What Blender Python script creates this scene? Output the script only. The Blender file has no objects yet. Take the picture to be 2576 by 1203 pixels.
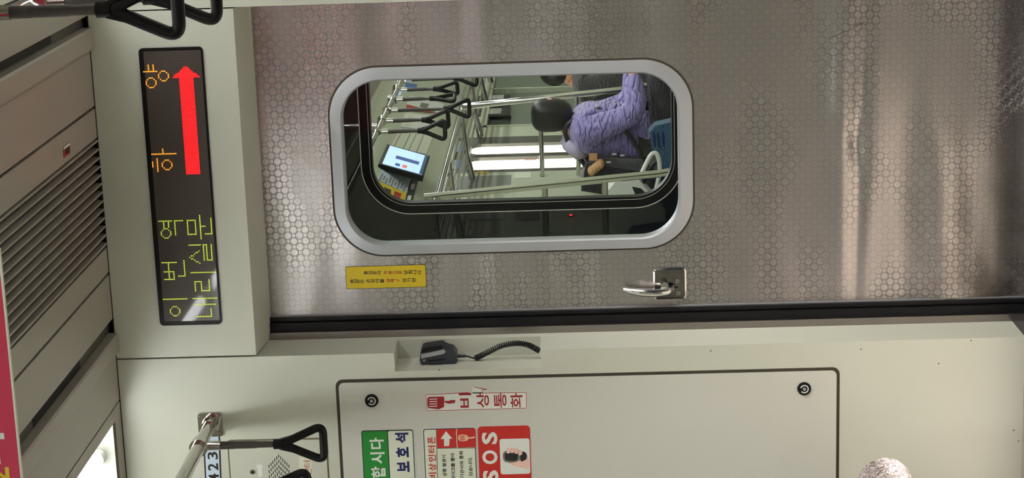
import bpy, bmesh, math, random
from mathutils import Vector, Matrix
random.seed(7)
SC = bpy.context.scene
COL = SC.collection

# ------------------------------------------------------------------ camera
F_PX, YAW, PIT, ROL = 4855.16, 0.238686, 0.0274309, -0.0271028
CF = Vector((-math.sin(YAW) * math.cos(PIT), math.cos(YAW) * math.cos(PIT), math.sin(PIT)))
CR = CF.cross(Vector((0, 0, 1))).normalized()
CU = CR.cross(CF)
CX = -CU * math.cos(ROL) + CR * math.sin(ROL)      # picture right (the phone was held sideways)
CY = CR * math.cos(ROL) + CU * math.sin(ROL)       # picture up
CAM = Vector((0.93, 0.0, 1.14))
cd = bpy.data.cameras.new('camera')
cd.sensor_width = 36.0
cd.sensor_fit = 'HORIZONTAL'
cd.lens = 36.0 * F_PX / 2576.0
cd.clip_start = 0.02
cam = bpy.data.objects.new('camera', cd)
COL.objects.link(cam)
M3 = Matrix((CX, CY, -CF)).transposed()
cam.matrix_world = Matrix.Translation(CAM) @ M3.to_4x4()
SC.camera = cam

# ------------------------------------------------------------------ world, exposure
wd = bpy.data.worlds.new('world')
wd.use_nodes = True
wt = wd.node_tree
wtc = wt.nodes.new('ShaderNodeTexCoord')
wsp = wt.nodes.new('ShaderNodeSeparateXYZ')
wt.links.new(wtc.outputs['Generated'], wsp.inputs[0])
wmr = wt.nodes.new('ShaderNodeMapRange')          # dark ground below the horizon, hazy bright sky above it
wmr.inputs[1].default_value = -0.05
wmr.inputs[2].default_value = 0.12
wmr.inputs[3].default_value = 1.2
wmr.inputs[4].default_value = 14.0
wt.links.new(wsp.outputs['Z'], wmr.inputs[0])
wd.node_tree.nodes['Background'].inputs[0].default_value = (1.0, 0.95, 0.91, 1)
wt.links.new(wmr.outputs[0], wd.node_tree.nodes['Background'].inputs[1])
SC.world = wd
vs = SC.view_settings
vs.view_transform = 'Standard'
vs.look = 'None'
vs.exposure = 0.05
vs.gamma = 1.0
vs.use_curve_mapping = False
TUBE_STRENGTH = 20.0
TUBE_COLOR = (0.96, 0.985, 1.0)
FAR_STRENGTH = 26.0
# low daylight that comes in through the right-hand side window and lies on the floor
sl_ = bpy.data.lights.new('daylight', 'SUN')
sl_.energy = 20.0
sl_.color = (1.0, 0.93, 0.87)
sl_.angle = math.radians(1.0)
so_ = bpy.data.objects.new('daylight', sl_)
so_.location = (4, 3.4, 4)
so_.rotation_euler = Vector((-1.0, 0.03, -0.58)).to_track_quat('-Z', 'Y').to_euler()
COL.objects.link(so_)

WY = 4.60      # front face of the end wall
DY = 4.78      # face of the sliding door
CZ = 2.27      # ceiling
FZ = 0.01      # floor


def ray(px, py):
    return CX * (px - 1288) + CY * (601.5 - py) + CF * F_PX


def onY(px, py, y=WY):
    d = ray(px, py)
    return CAM + d * ((y - CAM.y) / d.y)


def onX(px, py, x):
    d = ray(px, py)
    return CAM + d * ((x - CAM.x) / d.x)


def onZ(px, py, z):
    d = ray(px, py)
    return CAM + d * ((z - CAM.z) / d.z)


# ------------------------------------------------------------------ materials
def lin(c):
    return tuple(((v / 255.0) / 12.92 if v / 255.0 <= 0.04045 else ((v / 255.0 + 0.055) / 1.055) ** 2.4) for v in c) + (1.0,)


def new_mat(name):
    m = bpy.data.materials.new(name)
    m.use_nodes = True
    nt = m.node_tree
    return m, nt, nt.nodes['Principled BSDF']


def mat(name, rgb, rough=0.5, metal=0.0, bump=0.0, bscale=200.0, var=0.0, vscale=8.0, spec=0.5, emit=None, estr=0.0, coat=0.0):
    m, nt, b = new_mat(name)
    c = lin(rgb)
    b.inputs['Base Color'].default_value = c
    b.inputs['Roughness'].default_value = rough
    b.inputs['Metallic'].default_value = metal
    b.inputs['Specular IOR Level'].default_value = spec
    b.inputs['Coat Weight'].default_value = coat
    tc = nt.nodes.new('ShaderNodeTexCoord')
    if emit is not None:
        b.inputs['Emission Color'].default_value = lin(emit)
        b.inputs['Emission Strength'].default_value = estr
    if var > 0:
        n = nt.nodes.new('ShaderNodeTexNoise')
        n.inputs['Scale'].default_value = vscale
        n.inputs['Detail'].default_value = 5
        nt.links.new(tc.outputs['Object'], n.inputs['Vector'])
        mx = nt.nodes.new('ShaderNodeMix')
        mx.data_type = 'RGBA'
        mx.inputs[6].default_value = tuple(v * (1 - var) for v in c[:3]) + (1,)
        mx.inputs[7].default_value = tuple(min(1, v * (1 + var)) for v in c[:3]) + (1,)
        nt.links.new(n.outputs['Fac'], mx.inputs[0])
        nt.links.new(mx.outputs[2], b.inputs['Base Color'])
    if bump > 0:
        n = nt.nodes.new('ShaderNodeTexNoise')
        n.inputs['Scale'].default_value = bscale
        n.inputs['Detail'].default_value = 3
        nt.links.new(tc.outputs['Object'], n.inputs['Vector'])
        bp = nt.nodes.new('ShaderNodeBump')
        bp.inputs['Strength'].default_value = bump
        bp.inputs['Distance'].default_value = 0.002
        nt.links.new(n.outputs['Fac'], bp.inputs['Height'])
        nt.links.new(bp.outputs['Normal'], b.inputs['Normal'])
    return m


class NB:
    """small helper to write math node chains"""
    def __init__(self, nt):
        self.nt = nt

    def m(self, op, a, b=None, c=None):
        n = self.nt.nodes.new('ShaderNodeMath')
        n.operation = op
        for i, v in enumerate((a, b, c)):
            if v is None:
                continue
            if isinstance(v, (int, float)):
                n.inputs[i].default_value = v
            else:
                self.nt.links.new(v, n.inputs[i])
        return n.outputs[0]

    def noise(self, vec, scale, detail=3.0, rough=0.5):
        n = self.nt.nodes.new('ShaderNodeTexNoise')
        n.inputs['Scale'].default_value = scale
        n.inputs['Detail'].default_value = detail
        n.inputs['Roughness'].default_value = rough
        self.nt.links.new(vec, n.inputs['Vector'])
        return n.outputs['Fac']

    def mapping(self, vec, sc=(1, 1, 1), loc=(0, 0, 0)):
        n = self.nt.nodes.new('ShaderNodeMapping')
        n.inputs['Scale'].default_value = sc
        n.inputs['Location'].default_value = loc
        self.nt.links.new(vec, n.inputs['Vector'])
        return n.outputs[0]

    def ramp(self, v, lo, hi):
        n = self.nt.nodes.new('ShaderNodeMapRange')
        n.interpolation_type = 'SMOOTHSTEP'
        n.inputs[1].default_value = lo
        n.inputs[2].default_value = hi
        self.nt.links.new(v, n.inputs[0])
        return n.outputs[0]

    def mix(self, f, a, b):
        n = self.nt.nodes.new('ShaderNodeMix')
        n.data_type = 'RGBA'
        for k, v in ((0, f), (6, a), (7, b)):
            if isinstance(v, (int, float, tuple)):
                n.inputs[k].default_value = v
            else:
                self.nt.links.new(v, n.inputs[k])
        return n.outputs[2]


def door_metal():
    """stainless sheet with an embossed lattice of octagons, flowers and small squares"""
    m, nt, b = new_mat('patterned_stainless')
    k = NB(nt)
    tc = nt.nodes.new('ShaderNodeTexCoord')
    ob = tc.outputs['Object']
    sep = nt.nodes.new('ShaderNodeSeparateXYZ')
    nt.links.new(ob, sep.inputs[0])
    P = 0.0298
    u = k.m('DIVIDE', sep.outputs['X'], P)
    w = k.m('DIVIDE', sep.outputs['Z'], P)

    def cell(o):
        a = k.m('ABSOLUTE', k.m('SUBTRACT', k.m('FRACT', k.m('ADD', u, o)), 0.5))
        c = k.m('ABSOLUTE', k.m('SUBTRACT', k.m('FRACT', k.m('ADD', w, o)), 0.5))
        return a, c
    a1, c1 = cell(0.0)
    a2, c2 = cell(0.5)
    near = k.m('LESS_THAN', k.m('ADD', a1, c1), 0.5)

    def sel(p, q):
        return k.m('ADD', k.m('MULTIPLY', p, near), k.m('MULTIPLY', q, k.m('SUBTRACT', 1.0, near)))
    dx = sel(a1, a2)
    dz = sel(c1, c2)
    octo = k.m('MAXIMUM', k.m('MAXIMUM', dx, dz), k.m('MULTIPLY', k.m('ADD', dx, dz), 0.74))
    ring = k.m('MULTIPLY', k.m('GREATER_THAN', octo, 0.300), k.m('LESS_THAN', octo, 0.358))
    # flower petals inside the ring, four bright bars with a cross of gaps
    gap = k.m('MULTIPLY', k.m('LESS_THAN', k.m('MINIMUM', dx, dz), 0.022), k.m('GREATER_THAN', octo, 0.10))
    mx_ = k.m('MAXIMUM', dx, dz)
    mn_ = k.m('MINIMUM', dx, dz)
    plus = k.m('MULTIPLY', k.m('LESS_THAN', mx_, 0.245), k.m('LESS_THAN', mn_, 0.115))
    inner = k.m('MAXIMUM', plus, k.m('LESS_THAN', k.m('ADD', dx, dz), 0.31))
    tip = k.m('MULTIPLY', plus, k.m('MULTIPLY', k.m('GREATER_THAN', mx_, 0.175), k.m('GREATER_THAN', mn_, 0.022)))
    petal = k.m('MULTIPLY', inner, k.m('SUBTRACT', 1.0, k.m('MULTIPLY', gap, 0.7)))
    core = k.m('LESS_THAN', k.m('ADD', dx, dz), 0.07)
    petal = k.m('MAXIMUM', petal, core)
    # small squares between the rings
    ex = k.m('ABSOLUTE', k.m('SUBTRACT', dx, 0.5))
    ez = k.m('ABSOLUTE', k.m('SUBTRACT', dz, 0.5))
    sq = k.m('MINIMUM', k.m('MAXIMUM', ex, dz), k.m('MAXIMUM', ez, dx))
    square = k.m('MULTIPLY', k.m('LESS_THAN', sq, 0.115), k.m('GREATER_THAN', k.m('ABSOLUTE', k.m('SUBTRACT', sq, 0.045)), 0.018))
    raised = k.m('MAXIMUM', k.m('MAXIMUM', k.m('MULTIPLY', petal, 0.55), tip), square)
    # ring lines are etched matt, petals are bright
    # slow wear and finger-grease that fades the pattern here and there
    wear = k.ramp(k.noise(k.mapping(ob, (1.6, 1, 4.0)), 1.7, 3), 0.42, 0.62)
    fine = k.noise(ob, 900, 2)
    strength = k.m('ADD', 0.25, k.m('MULTIPLY', wear, 0.75))
    ringw = k.m('MULTIPLY', ring, strength)
    raisw = k.m('MULTIPLY', raised, strength)
    rough = k.m('ADD', k.m('ADD', 0.29, k.m('MULTIPLY', ringw, 0.10)), k.m('MULTIPLY', raisw, -0.04))
    rough = k.m('ADD', rough, k.m('MULTIPLY', k.m('SUBTRACT', fine, 0.5), 0.05))
    nt.links.new(rough, b.inputs['Roughness'])
    base = k.mix(ringw, lin((172, 166, 164)), lin((128, 123, 121)))
    base = k.mix(k.m('MULTIPLY', raisw, 0.5), base, lin((196, 191, 188)))
    # dirt specks towards the kicked lower corner and a rusty grime patch
    cornx = k.ramp(sep.outputs['X'], 0.02, -0.42)
    cornz = k.ramp(sep.outputs['Z'], 0.34, 0.02)
    corner = k.m('MULTIPLY', cornx, cornz)
    sp = k.noise(ob, 95, 4, 0.7)
    speck = k.m('MULTIPLY', k.ramp(sp, 0.63, 0.70), corner)
    grime = k.m('MULTIPLY', k.ramp(k.noise(ob, 9, 5, 0.65), 0.40, 0.62), corner)
    base = k.mix(k.m('MULTIPLY', grime, 0.55), base, lin((96, 84, 74)))
    base = k.mix(k.m('MULTIPLY', speck, 0.85), base, lin((38, 33, 32)))
    # yellowish grey noise patches along the top of the door
    patch_n = k.noise(k.mapping(ob, (1.0, 1, 0.8)), 11, 5, 0.6)
    mark = k.m('MULTIPLY', k.ramp(patch_n, 0.60, 0.66), k.ramp(sep.outputs['Z'], 1.70, 1.80))
    base = k.mix(k.m('MULTIPLY', mark, 0.35), base, lin((150, 146, 132)))
    nt.links.new(base, b.inputs['Base Color'])
    b.inputs['Metallic'].default_value = 1.0
    # oil-canning of the thin sheet plus the emboss
    wav = k.noise(k.mapping(ob, (0.55, 1, 2.4)), 2.6, 1.5)
    h = k.m('ADD', k.m('MULTIPLY', wav, 0.012), k.m('MULTIPLY', k.m('SUBTRACT', raisw, ringw), 0.00008))
    bp = nt.nodes.new('ShaderNodeBump')
    bp.inputs['Strength'].default_value = 1.0
    bp.inputs['Distance'].default_value = 1.0
    nt.links.new(h, bp.inputs['Height'])
    nt.links.new(bp.outputs['Normal'], b.inputs['Normal'])
    return m


def brushed(name, rgb, rough, axis='X'):
    m, nt, b = new_mat(name)
    k = NB(nt)
    tc = nt.nodes.new('ShaderNodeTexCoord')
    sc = {'X': (4, 300, 300), 'Z': (300, 300, 4), 'Y': (300, 4, 300)}[axis]
    n = k.noise(k.mapping(tc.outputs['Object'], sc), 1.0, 3)
    nt.links.new(k.m('ADD', rough - 0.06, k.m('MULTIPLY', n, 0.12)), b.inputs['Roughness'])
    b.inputs['Base Color'].default_value = lin(rgb)
    b.inputs['Metallic'].default_value = 1.0
    return m


def pane_mat(name, gloss, tint=(1, 1, 1, 1)):
    m = bpy.data.materials.new(name)
    m.use_nodes = True
    nt = m.node_tree
    nt.nodes.clear()
    out = nt.nodes.new('ShaderNodeOutputMaterial')
    tr = nt.nodes.new('ShaderNodeBsdfTransparent')
    tr.inputs[0].default_value = tint
    gl = nt.nodes.new('ShaderNodeBsdfGlossy')
    gl.inputs['Roughness'].default_value = 0.0
    mx = nt.nodes.new('ShaderNodeMixShader')
    mx.inputs[0].default_value = gloss
    nt.links.new(tr.outputs[0], mx.inputs[1])
    nt.links.new(gl.outputs[0], mx.inputs[2])
    nt.links.new(mx.outputs[0], out.inputs[0])
    return m


def screen_dots():
    m, nt, b = new_mat('led_matrix_off')
    k = NB(nt)
    tc = nt.nodes.new('ShaderNodeTexCoord')
    sep = nt.nodes.new('ShaderNodeSeparateXYZ')
    nt.links.new(tc.outputs['Object'], sep.inputs[0])
    fx = k.m('ABSOLUTE', k.m('SUBTRACT', k.m('FRACT', k.m('DIVIDE', sep.outputs['X'], 0.0039)), 0.5))
    fz = k.m('ABSOLUTE', k.m('SUBTRACT', k.m('FRACT', k.m('DIVIDE', sep.outputs['Z'], 0.0039)), 0.5))
    dot = k.m('LESS_THAN', k.m('MAXIMUM', fx, fz), 0.36)
    c = k.mix(dot, lin((34, 30, 27)), lin((92, 80, 72)))
    nt.links.new(c, b.inputs['Base Color'])
    b.inputs['Roughness'].default_value = 0.5
    b.inputs['Coat Weight'].default_value = 0.55
    b.inputs['Coat Roughness'].default_value = 0.04
    return m


def fabric_wrinkle(name, rgb, scale, amt, rough=0.7, sheen=0.3):
    m, nt, b = new_mat(name)
    k = NB(nt)
    tc = nt.nodes.new('ShaderNodeTexCoord')
    b.inputs['Base Color'].default_value = lin(rgb)
    b.inputs['Roughness'].default_value = rough
    b.inputs['Sheen Weight'].default_value = sheen
    n = k.noise(k.mapping(tc.outputs['Object'], (1, 1, 2.0)), scale, 3)
    rg = k.m('ABSOLUTE', k.m('SUBTRACT', k.noise(k.mapping(tc.outputs['Object'], (0.8, 0.8, 2.4), (3.1, 1.7, 0.4)), scale * 0.8, 2), 0.5))
    h = k.m('ADD', k.m('MULTIPLY', n, 0.35), k.m('MULTIPLY', k.ramp(rg, 0.0, 0.14), 0.45))
    bp = nt.nodes.new('ShaderNodeBump')
    bp.inputs['Strength'].default_value = 0.9
    bp.inputs['Distance'].default_value = amt
    nt.links.new(h, bp.inputs['Height'])
    nt.links.new(bp.outputs['Normal'], b.inputs['Normal'])
    return m


def mottled_steel():
    m, nt, b = new_mat('embossed_seat_steel')
    k = NB(nt)
    tc = nt.nodes.new('ShaderNodeTexCoord')
    tn = nt.nodes.new('ShaderNodeTexNoise')
    tn.inputs['Scale'].default_value = 85
    tn.inputs['Detail'].default_value = 1.5
    tn.inputs['Distortion'].default_value = 1.4
    nt.links.new(tc.outputs['Object'], tn.inputs['Vector'])
    n = tn.outputs['Fac']
    s = k.ramp(k.m('ABSOLUTE', k.m('SUBTRACT', n, 0.5)), 0.03, 0.11)
    nt.links.new(k.mix(s, lin((120, 104, 108)), lin((236, 222, 222))), b.inputs['Base Color'])
    b.inputs['Metallic'].default_value = 0.35
    b.inputs['Roughness'].default_value = 0.30
    bp = nt.nodes.new('ShaderNodeBump')
    bp.inputs['Strength'].default_value = 0.6
    bp.inputs['Distance'].default_value = 0.003
    nt.links.new(n, bp.inputs['Height'])
    nt.links.new(bp.outputs['Normal'], b.inputs['Normal'])
    return m


def fluted(name, rgb):
    """flexible conduit sheath: fine rings along the strap"""
    m, nt, b = new_mat(name)
    k = NB(nt)
    tc = nt.nodes.new('ShaderNodeTexCoord')
    sep = nt.nodes.new('ShaderNodeSeparateXYZ')
    nt.links.new(tc.outputs['Object'], sep.inputs[0])
    f = k.m('ABSOLUTE', k.m('SUBTRACT', k.m('FRACT', k.m('DIVIDE', sep.outputs['Z'], 0.0017)), 0.5))
    c = k.mix(k.ramp(f, 0.1, 0.4), lin((54, 50, 48)), lin((104, 99, 95)))
    nt.links.new(c, b.inputs['Base Color'])
    b.inputs['Roughness'].default_value = 0.35
    b.inputs['Metallic'].default_value = 0.3
    bp = nt.nodes.new('ShaderNodeBump')
    bp.inputs['Distance'].default_value = 0.0006
    nt.links.new(f, bp.inputs['Height'])
    nt.links.new(bp.outputs['Normal'], b.inputs['Normal'])
    return m


M = {}
M['wall'] = mat('cream_laminate', (200, 201, 187), 0.42, bump=0.04, bscale=350, var=0.02, vscale=3)
M['cupboard'] = mat('pale_cupboard_laminate', (203, 202, 193), 0.42, bump=0.04, bscale=350, var=0.02, vscale=3)
M['ceil'] = mat('ceiling_laminate', (156, 151, 140), 0.38, bump=0.05, bscale=500, var=0.02, vscale=3)
M['far_wall'] = mat('far_wall_laminate', (188, 194, 170), 0.4, var=0.03, vscale=3)
M['dark'] = mat('black_gap', (14, 13, 12), 0.7, var=0.2)
M['groove'] = mat('groove_shadow_gap', (58, 52, 40), 0.7, var=0.1)
M['rubber'] = mat('black_rubber', (15, 14, 18), 0.45, var=0.2, vscale=20, spec=0.3)
M['plastic'] = mat('black_handgrip_plastic', (11, 10, 12), 0.42, bump=0.03, var=0.1, vscale=30, spec=0.25)
M['chrome'] = mat('chrome', (205, 203, 198), 0.09, 1.0, var=0.03, vscale=30)
M['dark_reflection_chrome'] = mat('dark_reflection_chrome', (128, 122, 120), 0.12, 1.0, bump=0.35, bscale=28, var=0.2, vscale=40)  # base darkened to stand for the darker reflection in the back plate
M['steel'] = brushed('brushed_steel_frame', (150, 143, 140), 0.32, 'Z')
M['alu'] = brushed('brushed_aluminium', (180, 182, 187), 0.46, 'Z')
for n_ in M['alu'].node_tree.nodes:
    if n_.type == 'BSDF_PRINCIPLED':
        n_.inputs['Metallic'].default_value = 0.65
M['door'] = door_metal()
M['white'] = mat('white_enamel', (225, 226, 218), 0.4, var=0.02)
M['floor'] = mat('grey_brown_floor', (164, 156, 146), 0.35, bump=0.1, bscale=200, var=0.12, vscale=40)
M['floor_metal'] = mat('grey_sill_plate', (150, 146, 144), 0.4, 0.8, bump=0.1, bscale=150, var=0.1, vscale=40)
M['screen'] = screen_dots()
M['glass'] = pane_mat('window_glass', 0.010, (0.97, 0.98, 0.97, 1))
M['smoked'] = pane_mat('smoked_glass', 0.008, (0.06, 0.061, 0.061, 1))
M['sheath'] = fluted('fluted_strap_sheath', (100, 95, 92))
M['seat_steel'] = mottled_steel()
M['red'] = mat('red_print', (196, 38, 30), 0.45, var=0.03)
M['darkred'] = mat('dark_red_print', (158, 22, 32), 0.45, var=0.03)
M['crimson'] = mat('crimson_poster', (198, 44, 78), 0.5, var=0.05, vscale=5)
M['paper'] = mat('white_print', (226, 228, 220), 0.45, var=0.02)
M['palepaper'] = mat('pale_print', (218, 222, 202), 0.45, var=0.02)
M['green'] = mat('green_print', (24, 134, 44), 0.45, var=0.03)
M['navy'] = mat('navy_print', (14, 24, 92), 0.45, var=0.03)
M['black'] = mat('black_print', (22, 20, 18), 0.5, var=0.05)
M['yellow'] = mat('yellow_sticker', (214, 186, 16), 0.4, var=0.05, vscale=20)
M['orange_text'] = mat('orange_red_print', (190, 92, 60), 0.5, var=0.05)
M['paleblue'] = mat('pale_blue_plate', (196, 212, 226), 0.4, var=0.02)
M['silver'] = mat('silver_sticker', (205, 208, 205), 0.35, var=0.04)
M['grey'] = mat('grey_print', (120, 122, 118), 0.5, var=0.05)
M['skin'] = mat('skin', (214, 162, 132), 0.5, var=0.05, vscale=30)
M['pale_skin'] = mat('printed_skin', (236, 196, 182), 0.5, var=0.02)
M['led_red'] = mat('led_red', (255, 30, 30), 0.5, emit=(255, 28, 34), estr=1.5, var=0.02)
M['led_orange'] = mat('led_orange', (255, 150, 40), 0.5, emit=(255, 156, 44), estr=1.4, var=0.02)
M['led_green'] = mat('led_green', (200, 220, 60), 0.5, emit=(190, 205, 80), estr=0.8, var=0.02)
M['mic'] = mat('dark_slate_plastic', (44, 48, 56), 0.4, bump=0.05, var=0.1)
M['mic_grey'] = mat('grey_key', (150, 150, 148), 0.35, var=0.05)
M['cable'] = mat('black_cable', (18, 17, 18), 0.4, var=0.1)
M['hair'] = mat('black_hair', (20, 18, 19), 0.42, bump=0.4, bscale=80, var=0.2, vscale=60)
M['puffer'] = fabric_wrinkle('lilac_puffer', (150, 138, 204), 14, 0.03, 0.45)
M['denim'] = fabric_wrinkle('blue_denim', (52, 92, 120), 40, 0.008, 0.8)
M['blackcloth'] = fabric_wrinkle('black_nylon', (30, 30, 33), 30, 0.01, 0.6)
M['maroon'] = fabric_wrinkle('dark_maroon_cloth', (48, 30, 32), 30, 0.008, 0.7)
M['tan'] = mat('tan_surface', (206, 160, 112), 0.5, bump=0.3, bscale=60, var=0.15, vscale=40)
M['leather'] = mat('dark_shoe_leather', (36, 33, 32), 0.4, var=0.1)
M['seat_cloth'] = mat('far_bench_cloth', (44, 58, 84), 0.8, bump=0.2, var=0.15, vscale=60)
M['sky_print'] = mat('blue_sticker', (64, 112, 176), 0.45, var=0.1, vscale=40)
M['tube'] = mat('fluorescent_glow', (255, 255, 255), 0.4, emit=(255, 255, 255), estr=1.0)
for n_ in M['tube'].node_tree.nodes:
    if n_.type == 'BSDF_PRINCIPLED':
        n_.inputs['Emission Color'].default_value = TUBE_COLOR + (1,)
        n_.inputs['Emission Strength'].default_value = TUBE_STRENGTH
M['far_tube'] = M['tube'].copy()
M['far_tube'].name = 'fluorescent_glow_far'
for n_ in M['far_tube'].node_tree.nodes:
    if n_.type == 'BSDF_PRINCIPLED':
        n_.inputs['Emission Strength'].default_value = FAR_STRENGTH
M['platform'] = mat('outside_glow', (255, 250, 240), 0.5, emit=(255, 246, 234), estr=1.1, var=0.02)
M['lcd'] = mat('lcd_page', (190, 215, 250), 0.3, emit=(176, 208, 252), estr=0.95, var=0.03)
M['lcd_dark'] = mat('lcd_picture', (60, 80, 150), 0.3, emit=(50, 74, 140), estr=0.7, var=0.03)
M['lcd_red'] = mat('lcd_red_panel', (220, 120, 110), 0.3, emit=(214, 120, 110), estr=0.7, var=0.03)
M['dark_glass'] = mat('dark_side_window', (92, 100, 92), 0.08, var=0.1, vscale=3)


# ------------------------------------------------------------------ mesh helpers
class MB:
    def __init__(self):
        self.bm = bmesh.new()

    def box(self, x0, x1, y0, y1, z0, z1):
        v = [self.bm.verts.new(p) for p in ((x0, y0, z0), (x1, y0, z0), (x1, y1, z0), (x0, y1, z0), (x0, y0, z1), (x1, y0, z1), (x1, y1, z1), (x0, y1, z1))]
        for f in ((0, 3, 2, 1), (4, 5, 6, 7), (0, 1, 5, 4), (1, 2, 6, 5), (2, 3, 7, 6), (3, 0, 4, 7)):
            self.bm.faces.new([v[i] for i in f])
        return self

    def prism(self, pts, y0, y1):
        """polygon in X,Z (counter-clockwise seen from -Y) pushed from y0 (front) back to y1"""
        a = [self.bm.verts.new((p[0], y0, p[1])) for p in pts]
        b = [self.bm.verts.new((p[0], y1, p[1])) for p in pts]
        n = len(pts)
        self.bm.faces.new(a)
        self.bm.faces.new(b[::-1])
        for i in range(n):
            self.bm.faces.new((a[(i + 1) % n], a[i], b[i], b[(i + 1) % n]))
        return self

    def extrude_y(self, pts, y0, y1):
        return self.prism(pts, y0, y1)

    def ring(self, outer, inner, y0, y1, yi=None):
        """band between two equal-length loops in X,Z; yi = front depth at the inner loop"""
        yi = y0 if yi is None else yi
        n = len(outer)
        vo = [self.bm.verts.new((p[0], y0, p[1])) for p in outer]
        vi = [self.bm.verts.new((p[0], yi, p[1])) for p in inner]
        bo = [self.bm.verts.new((p[0], y1, p[1])) for p in outer]
        bi = [self.bm.verts.new((p[0], y1, p[1])) for p in inner]
        for i in range(n):
            j = (i + 1) % n
            self.bm.faces.new((vo[i], vo[j], vi[j], vi[i]))
            self.bm.faces.new((vo[j], vo[i], bo[i], bo[j]))
            self.bm.faces.new((vi[i], vi[j], bi[j], bi[i]))
            self.bm.faces.new((bo[j], bo[i], bi[i], bi[j]))
        return self

    def tube(self, pts, r, seg=12, closed=False, cap=True):
        pts = [Vector(p) for p in pts]
        n = len(pts)
        rs = r if isinstance(r, (list, tuple)) else [r] * n
        rings = []
        prev = None
        for i, p in enumerate(pts):
            if closed:
                t = (pts[(i + 1) % n] - pts[i - 1]).normalized()
            else:
                t = (pts[min(i + 1, n - 1)] - pts[max(i - 1, 0)]).normalized()
            if prev is None:
                ref = Vector((0, 0, 1)) if abs(t.z) < 0.9 else Vector((1, 0, 0))
                a = t.cross(ref).normalized()
            else:
                a = (prev - t * prev.dot(t)).normalized()
            prev = a
            b = t.cross(a)
            rings.append([self.bm.verts.new(p + (a * math.cos(2 * math.pi * k / seg) + b * math.sin(2 * math.pi * k / seg)) * rs[i]) for k in range(seg)])
        m = n if closed else n - 1
        for i in range(m):
            A, B = rings[i], rings[(i + 1) % n]
            for k in range(seg):
                self.bm.faces.new((A[k], A[(k + 1) % seg], B[(k + 1) % seg], B[k]))
        if cap and not closed:
            self.bm.faces.new(rings[0][::-1])
            self.bm.faces.new(rings[-1])
        return self

    def cyl(self, p0, p1, r0, r1=None, seg=24):
        return self.tube([p0, p1], [r0, r0 if r1 is None else r1], seg)

    def ball(self, c, rx, ry, rz, u=20, v=14):
        g = bmesh.ops.create_uvsphere(self.bm, u_segments=u, v_segments=v, radius=1.0)
        for q in g['verts']:
            q.co = Vector((c[0] + q.co.x * rx, c[1] + q.co.y * ry, c[2] + q.co.z * rz))
        return self

    def bevel(self, w, seg=2, angle=40):
        es = [e for e in self.bm.edges if len(e.link_faces) == 2 and e.calc_face_angle(0) > math.radians(angle)]
        bmesh.ops.bevel(self.bm, geom=es, offset=w, segments=seg, profile=0.6, affect='EDGES', clamp_overlap=True)
        return self

    def xform(self, mtx):
        bmesh.ops.transform(self.bm, matrix=mtx, verts=self.bm.verts)
        return self

    def build(self, name, m, parent=None, smooth=None, recalc=True):
        if recalc:
            bmesh.ops.recalc_face_normals(self.bm, faces=self.bm.faces)
        me = bpy.data.meshes.new(name)
        self.bm.to_mesh(me)
        self.bm.free()
        if smooth is not None:
            me.polygons.foreach_set('use_smooth', [True] * len(me.polygons))
            me.set_sharp_from_angle(angle=math.radians(smooth))
        me.materials.append(m)
        o = bpy.data.objects.new(name, me)
        COL.objects.link(o)
        if parent is not None:
            o.parent = parent
            o.matrix_parent_inverse = parent_matrix(parent).inverted()
        return o


def parent_matrix(o):
    m = o.matrix_basis.copy()
    while o.parent is not None:
        m = o.parent.matrix_basis @ o.matrix_parent_inverse @ m if False else o.parent.matrix_basis @ (o.matrix_parent_inverse @ m)
        o = o.parent
    return m


def rrect(x0, x1, z0, z1, r, seg=8):
    pts = []
    for cx, cz, a0 in ((x1 - r, z0 + r, -90), (x1 - r, z1 - r, 0), (x0 + r, z1 - r, 90), (x0 + r, z0 + r, 180)):
        for i in range(seg + 1):
            a = math.radians(a0 + 90.0 * i / seg)
            pts.append((cx + r * math.cos(a), cz + r * math.sin(a)))
    return pts


def thing(name, label, cat, loc=(0, 0, 0), group=None):
    o = bpy.data.objects.new(name, None)
    o.empty_display_size = 0.05
    o.location = loc
    COL.objects.link(o)
    return tag(o, label, cat, group)


def tag(o, label, cat, group=None):
    o['label'] = label
    o['category'] = cat
    if group:
        o['group'] = group
    return o


def struct(o):
    o['kind'] = 'structure'
    return o


_tc = bpy.data.curves.new('glyphs', 'FONT')
_to = bpy.data.objects.new('glyphs', _tc)


def text_mesh(body, bold=0.0):
    _tc.body = body
    _tc.offset = bold
    _tc.resolution_u = 3
    if _to.name not in COL.objects:
        COL.objects.link(_to)
    bpy.context.view_layer.update()
    dg = bpy.context.evaluated_depsgraph_get()
    me = bpy.data.meshes.new_from_object(_to.evaluated_get(dg))
    return me


def text_into(mb, body, x0, x1, z0, z1, y, bold=0.02, depth=0.0004, keep=False):
    """fit BODY into the X,Z box on plane y, facing -Y"""
    me = text_mesh(body, bold)
    if not me.vertices:
        return
    xs = [v.co.x for v in me.vertices]
    ys = [v.co.y for v in me.vertices]
    ax, bx, ay, by = min(xs), max(xs), min(ys), max(ys)
    sx = (x1 - x0) / max(1e-6, bx - ax)
    sz = (z1 - z0) / max(1e-6, by - ay)
    t = bmesh.new()
    t.from_mesh(me)
    for v in t.verts:
        v.co = Vector((x0 + (v.co.x - ax) * sx, y - depth, z0 + (v.co.y - ay) * sz))
    tmp = bpy.data.meshes.new('t')
    t.to_mesh(tmp)
    t.free()
    mb.bm.from_mesh(tmp)
    bpy.data.meshes.remove(tmp)
    bpy.data.meshes.remove(me)


def W(px, py, y=WY):
    p = onY(px, py, y)
    return p.x, p.z


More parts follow.
